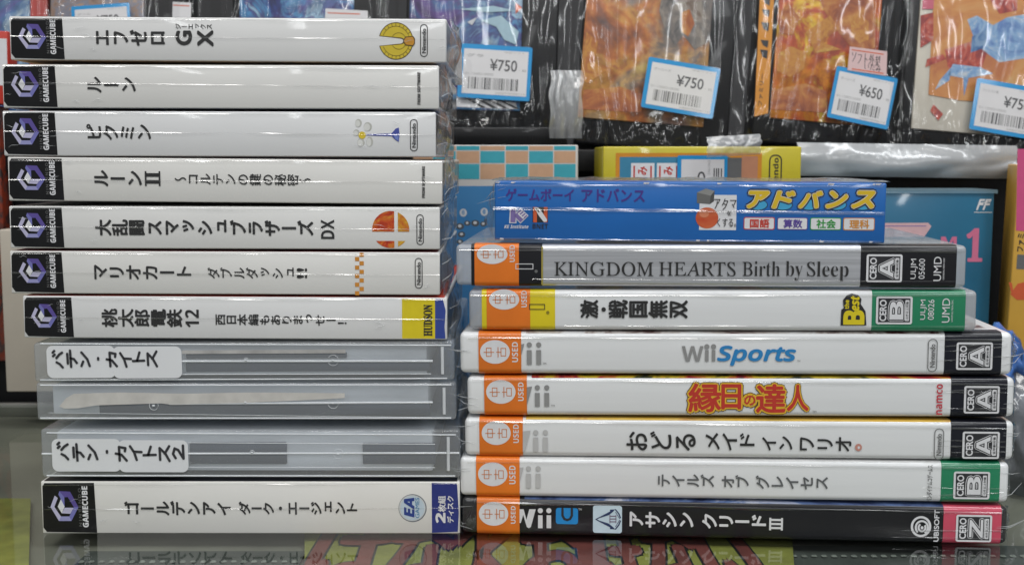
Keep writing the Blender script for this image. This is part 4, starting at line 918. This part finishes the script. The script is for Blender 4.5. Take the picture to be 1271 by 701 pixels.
d = Dec(A4, .0058); d.pxpoly([(1051, 61), (1097, 67), (1096, 97), (1048, 90)], mat('pink_note', (.62, .44, .44), rough=.6), 0); p = d.build('paper_note', A4.e)
d = Dec(A4, .0058); d.stroke([(1054, 65), (1092, 70.5)], .0006, NR, 1, px=True); d.stroke([(1054, 88.5), (1092, 94)], .0006, NR, 1, px=True)
d.hand('ソフト外製', (1052, 68.5, 1089, 82), PENCIL, .00035, 1, rot=False, rise=-.0002); d.hand('いたみ', (1068, 82, 1090, 91), PENCIL, .00035, 1, rot=False, rise=-.0001); d.build('handwriting', p)
price_tag(A4, (1028, 91.5, 1105, 156), -7, '650', 'グーニーズ', 7, .0055); bag(A4, -.010, A4.W+.012, -.004, .1, 23, 10)
A5 = boxed('bagged game with white frame and blue and red shapes on orange', (1117, 182), (1330, 200), 160, .24, (1134, 1330, 168), mat('cream_card', (.62, .58, .50), rough=.4), 5)
d = Dec(A5, .0006); d.pxpoly([(1160, -40), (1330, -40), (1330, 135), (1190, 125), (1152, 118)], art('cover_orange', [(.35, (.46, .15, .05)), (.5, (.58, .25, .07)), (.66, (.62, .36, .14))], 26, 5), 0)
SBL = art('art_blue', [(.35, (.03, .07, .22)), (.5, (.07, .18, .38)), (.65, (.22, .34, .5))], 90, 4); SRD = art('art_red', [(.38, (.25, .03, .03)), (.5, (.48, .07, .04)), (.64, (.5, .25, .2))], 90, 4); LBLU = art('art_sky', [(.36, (.10, .20, .45)), (.5, (.22, .38, .60)), (.64, (.5, .55, .6))], 70, 4)
d.pxpoly([(1172, 62), (1205, 52), (1225, 66), (1218, 84), (1195, 96), (1176, 84)], SRD, 1); d.pxpoly([(1200, 25), (1212, 20), (1232, 32), (1250, 22), (1275, 18), (1300, 40), (1290, 70), (1240, 78), (1212, 58)], LBLU, 1)
d.pxpoly([(1206, 46), (1226, 36), (1222, 60), (1204, 66)], SBL, 2); d.pxpoly([(1182, 80), (1216, 84), (1232, 92), (1198, 98), (1176, 94)], LBLU, 2); d.pxpoly([(1150, 74), (1170, 68), (1174, 74), (1148, 84)], SRD, 2); d.pxpoly([(1228, 0), (1262, -6), (1262, 14), (1240, 18)], SRD, 2)
d.pxpoly([(1166, 100), (1180, 84), (1178, 100), (1160, 112)], LBLU, 2); d.pxpoly([(1195, 96), (1202, 96), (1196, 120)], LBLU, 2); d.pxpoly([(1146, -20), (1160, -20), (1158, 12), (1144, 12)], ink('art_pink', (.55, .12, .18)), 2); d.pxpoly([(1142, 20), (1158, 16), (1158, 50), (1142, 60)], SRD, 2)
d.pxpoly([(1158, 130), (1170, 142), (1164, 150), (1154, 138)], SRD, 2); d.build('cover_shapes', A5.e)
price_tag(A5, (1202, 106, 1289, 170), -5, '750', 'ファミコン名', 8, .0055); bag(A5, -.008, A5.W, -.004, .1, 24, 7)
g = G(); a, b = at(480, 178, .238), at(704, 178, .238); g.box(a.x, b.x, .238, .29, ztop, at(600, 158, .238).z, BLACKPL, bev=.001)
n = 60
for k in range(n): x = a.x+(b.x-a.x)*k/n; g.box(x, x+.0005, .2372, .2385, a.z, a.z+.004, BLACKPL)
tag(g.build('display_tray'), 'black ribbed tray under the blue-art bagged game', 'tray')
# those that only peek out over the left stack
A1 = boxed('bagged game with dark blue cover art peeking over the left stack', (285, 150), (470, 152), 140, .27, (296, 438, 140), art('blue_art_b', NB, 26, 6, 1.4, second=[(.35, (.02, .015, .05)), (.48, (.10, .05, .22)), (.56, (.05, .14, .30)), (.66, (.35, .45, .52))], seed=4.), 6)
d = Dec(A1, .0058); d.pxpoly([(406, 14), (458, 17), (458, 50), (404, 48)], TAGW, 0); d.stroke([(409, 19.5), (448, 21)], .0006, NR, 1, px=True); d.build('paper_note', A1.e); bag(A1, -.006, A1.W+.010, -.004, .1, 25, 8)
A0 = boxed('bagged game with brownish cover and tilted blue price sticker, behind left stack', (58, 150), (230, 150), 140, .27, (62, 178, 140), art('brown_art', [(.3, (.08, .06, .06)), (.45, (.30, .20, .15)), (.55, (.20, .22, .28)), (.66, (.5, .3, .15))], 50, 5, 1.5, seed=11.), 7)
price_tag(A0, (94, 9, 166, 60), 4, '750', 'ゲーム', 9, .0055); d = Dec(A0, .0058); d.pxpoly([(218, 6), (241, 7), (240, 40), (217, 40)], TAGW, 0); d.stroke([(219, 10), (238, 11)], .0006, NR, 1, px=True); d.build('paper_note', A0.e); bag(A0, -.006, A0.W+.014, -.004, .1, 26, 8)
AZ = boxed('bagged game with red stripe and blue art at upper left corner', (-90, 150), (56, 150), 140, .272, (-80, 36, 140), art('blue_art_c', NB, 28, 6, 1.4, second=[(.35, (.02, .015, .05)), (.48, (.10, .05, .22)), (.56, (.05, .14, .30)), (.66, (.35, .45, .52))], seed=7.), 8, side=mat('red_card', (.40, .03, .02), rough=.4))
bag(AZ, -.006, AZ.W+.002, -.004, .1, 27, 6)

# ------------------------------------------------------------------ boxes standing on the counter behind the stacks
def back_box(name, label, bl, br, tl, Y, m, depth=.03, cat='game box', yaw=0., bev=.0007):
    t = Thing(name, label, cat, bl, br, tl, (br[0], tl[1]), Y, Y+yaw); g = G(); g.box(0, t.W, 0, depth, 0, t.H, m, bev=bev); g.build('box', t.e); return t
TEAL = mat('teal_card', (.012, .13, .24), rough=.3, coat=.6, vary=.18, scale=20)
t = back_box('teal_box', 'teal boxed game with pink numeral, standing behind right stack', (940, 528), (1222, 528), (940, 238), .165, TEAL)
PK = ink('numeral_pink', (.62, .16, .28)); PKP = ink('pale_pink', (.66, .42, .44)); d = Dec(t); d.text(serif('1'), (1200, 284, 1219, 324), PK, 1, .02); d.build('numeral', t.e)
d = Dec(t); d.pxpoly([(1060, 277), (1152, 276.5), (1156, 281), (1147, 294), (1060, 294)], PKP, 1); d.pxpoly([(1060, 280), (1150, 280), (1149, 281), (1060, 281)], KE, 2); d.text(sans('M'), (1168, 294, 1187, 306), PK, 1, .02); d.build('lettering', t.e)
d = Dec(t); d.text('FF', (1212, 247.5, 1230, 260.5), OFFW, 1, .02, slant=.35); d.stroke([(1216, 252), (1229, 250.5)], .0005, OFFW, 2, px=True); d.rect((1209, 263.2, 1231, 264), OFFW, 1); d.build('system_mark', t.e)
g = G(); g.box(-.001, t.W+.001, -.0012, .031, t.H-.0008, t.H+.001, mat('pale_edge', (.25, .38, .45), rough=.3, alpha=.5)); g.build('film_edge_and_glare', t.e)
AMB = mat('amber_card', (.60, .34, .05), rough=.4, vary=.06); t = back_box('amber_box', 'amber boxed game with pink label at the right edge', (1241, 540), (1334, 548), (1250, 205), .150, AMB, depth=.05, yaw=-.01)
d = Dec(t); d.pxpoly([(1263, 185), (1310, 185), (1310, 290), (1261, 286)], ink('label_pink', (.62, .08, .22)), 1); d.vtext('ファ', (1262, 291, 1271, 312), BLACK, 1, .03) if False else d.rtext('ファミ', (1263, 290, 1271, 312), BLACK, 1, .03)
d.pxpoly([(1254, 365), (1263, 352), (1271, 350), (1290, 358), (1290, 372), (1262, 372)], NR, 1); d.pxpoly([(1252, 350), (1256, 351), (1258, 364), (1255, 362)], NR, 2); d.rect((1262, 316, 1275, 334), GREYI, 1); d.build('printed_label', t.e)
t = back_box('chequered_box', 'pale box with teal and peach checks above a blue picture', (520, 470), (716, 470), (520, 180), .17, mat('pale_card', (.52, .50, .48), rough=.4), depth=.02)
d = Dec(t); CT = ink('check_teal', (.05, .38, .46)); CP = ink('check_peach', (.60, .36, .22))
cols = [512, 537, 566, 595.5, 627, 656, 687, 715]; rows = [180.5, 187, 203, 223]
for j in range(3):
    for i in range(7): d.rect((cols[i]+.8, rows[j]+.8, cols[i+1]-.6, rows[j+1]-.6), CT if (i+j) % 2 == 0 else CP, 1)
d.build('chequered_border', t.e)
SKY = art('picture_blue', [(.35, (.03, .18, .45)), (.6, (.08, .28, .55)), (.75, (.3, .5, .66))], 12, 2, .4); d = Dec(t); d.rect((522, 231, 714, 460), SKY, 1)
for x, y in ((575, 264), (601, 263)): d.ell((x-4.5, y-5, x+4.5, y+5), OFFW, 2); d.ell((x-2, y-3.5, x+2, y+3), LBLU, 3)
MACH = ink('machine_grey', (.10, .11, .12))
for x, y, r_ in ((571, 281, 5), (580, 277, 4), (590, 277, 5), (600, 278, 4), (573, 291, 4.5), (571, 300, 4)): d.ell((x-r_, y-r_*.8, x+r_, y+r_*.8), MACH, 2); d.ell((x-r_*.5, y-r_*.5, x+r_*.4, y+r_*.3), OFFW, 3)
d.build('picture', t.e)
YB = mat('yellow_card', (.55, .46, .02), rough=.35, coat=.4, vary=.08)
t = back_box('yellow_box', 'yellow boxed game lying behind the blue box, price sticker on its front', (748, 262), (993, 262), (748, 182), .155, YB, depth=.06)
d = Dec(t); d.rect((764, 190, 945, 255), ORL, 1); d.rect((769, 195, 905, 255), ink('window_blue', (.04, .22, .36)), 2)
for x in (783, 815): d.rect((x, 202.5, x+29, 255), OFFW, 3); d.rtext('み', (x+9, 207, x+20, 217), TR, 4, .03); d.rect((x+3, 206, x+5, 225), TR, 4); d.rect((x+24, 206, x+26, 225), TR, 4)
d.rect((902, 196, 920, 255), GREYI, 3); d.rect((920, 194, 940, 255), ink('art_coral', (.5, .22, .12)), 3); d.build('printed_window', t.e)
d = Dec(t); u0, v0, u1, v1 = d.uvbox((954, 192, 970, 262)); d.frame((u0, v0, u1, v1), .0006, BLACK, 2, (u1-u0)*.45, px=False); d.rtext(sans('Nintendo'), (959, 196, 966, 250), BLACK, 2); d.build('publisher_logo', t.e)
d = Dec(t, .001); u0, v0, u1, v1 = d.uvbox((840, 193, 902, 262)); d.poly(rr(u0, v0, u1, v1, .001), TAGB, 0); d.rect((845, 198, 898, 260), TAGW, 1); d.text('0', (865, 213, 875, 230), TAGK, 2); d.rtext('2461062', (878, 199, 881, 217), TAGG, 2)
for k, x in enumerate((885, 888, 890.5, 894)): d.rect((x, 209, x+1.5, 240), TAGK, 2)
d.build('price_tag', t.e)
# white bag lying over the shelf edge on the right, folded bag between the two middle games
g = G()
def loose_bag(label, bl, br, tl, tr, Y, seed, m, amp=.004):
    t = Thing('loose_bag', label, 'plastic bag', bl, br, tl, tr, Y, Y); vs = []; fs = []; nx, nz = 26, 16
    for i in range(nx+1):
        for k in range(nz+1):
            a, b = i/nx, k/nz; vs.append((t.W*a+.002*noise.noise(Vector((b*4, seed, 1.))), -.002-amp*.7*abs(noise.noise(Vector((a*4+seed, b*1.6, 1.5))))-.0005*noise.noise(Vector((a*18, b*5, seed)))-.01*math.sin(b*1.6)*(1-b), t.H*b))
    for i in range(nx):
        for k in range(nz): fs.append((i*(nz+1)+k, (i+1)*(nz+1)+k, (i+1)*(nz+1)+k+1, i*(nz+1)+k+1))
    g = G(); g.mesh(vs, fs, m, True); g.build('film_sheet', t.e)
WBAG = film('white_bag', base=.12, rough=.2, bump=.5, bscale=60, milk=.42); WB2 = film('grey_bag', base=.10, rough=.18, bump=.6, bscale=80, milk=.30)
loose_bag('pale folded bag end between the blue and orange games', (682, 172), (722, 172), (690, 88), (724, 88), .236, 1., WB2)
loose_bag('whitish plastic bag draped below the right-hand shelf games', (985, 218), (1255, 222), (1000, 176), (1255, 182), .205, 2., WBAG, .006)
loose_bag('crinkled clear bag corner over the yellow box', (876, 196), (942, 192), (890, 168), (940, 168), .150, 3., WB2)
# things at the far left behind the stack
t = back_box('beige_carton', 'plain beige carton standing behind the left stack', (8, 486), (150, 486), (14, 285), .19, mat('beige_card', (.50, .45, .38), rough=.7, vary=.08, scale=25), cat='carton', depth=.02)
t = back_box('red_box', 'red box with white label at the left edge', (-60, 128), (11, 130), (-60, 38), .215, mat('red_card_b', (.50, .035, .02), rough=.4, vary=.1), cat='box', depth=.012)
d = Dec(t); d.rect((-20, 48, 9, 106), OFFW, 1); d.build('white_label', t.e)
t = back_box('dark_red_box', 'dark brown box with blotchy red art at the left edge', (-60, 448), (12, 448), (-60, 132), .214, art('dark_red_art', [(.4, (.03, .02, .02)), (.52, (.22, .03, .01)), (.62, (.06, .03, .03))], 60, 5), cat='box', depth=.014)
# crumpled blue and grey film beside the right stack
def clump(label, px, py, w, h, Y, m, seed):
    t = Thing('film_clump', label, 'plastic bag', (px-w/2, py+h/2), (px+w/2, py+h/2), (px-w/2, py-h/2), (px+w/2, py-h/2), Y, Y); bm = bmesh.new(); bmesh.ops.create_icosphere(bm, subdivisions=4, radius=1)
    for v in bm.verts:
        n = v.co.normalized(); k = 1+.35*noise.noise(n*2.2+Vector((seed, 0, 0)))+.16*abs(noise.noise(n*6+Vector((0, seed, 0)))); v.co = Vector((t.W/2+n.x*t.W/2*k, .03+n.y*.02*k, t.H/2+n.z*t.H/2*k))
    bm.verts.index_update(); g = G(); g.mesh([v.co.copy() for v in bm.verts], [[v.index for v in f.verts] for f in bm.faces], m, True); bm.free(); g.build('film_sheet', t.e)
clump('crumpled blue plastic bag beside the wide white cases', 1275, 462, 50, 80, .06, mat('blue_bag', (.04, .12, .36), rough=.25, coat=.5, vary=.5, scale=60), 4.)
clump('crumpled grey film bundle beside the lower right cases', 1285, 560, 70, 160, .05, mat('grey_film', (.17, .18, .20), rough=.2, coat=.6, vary=.6, scale=50), 5.)
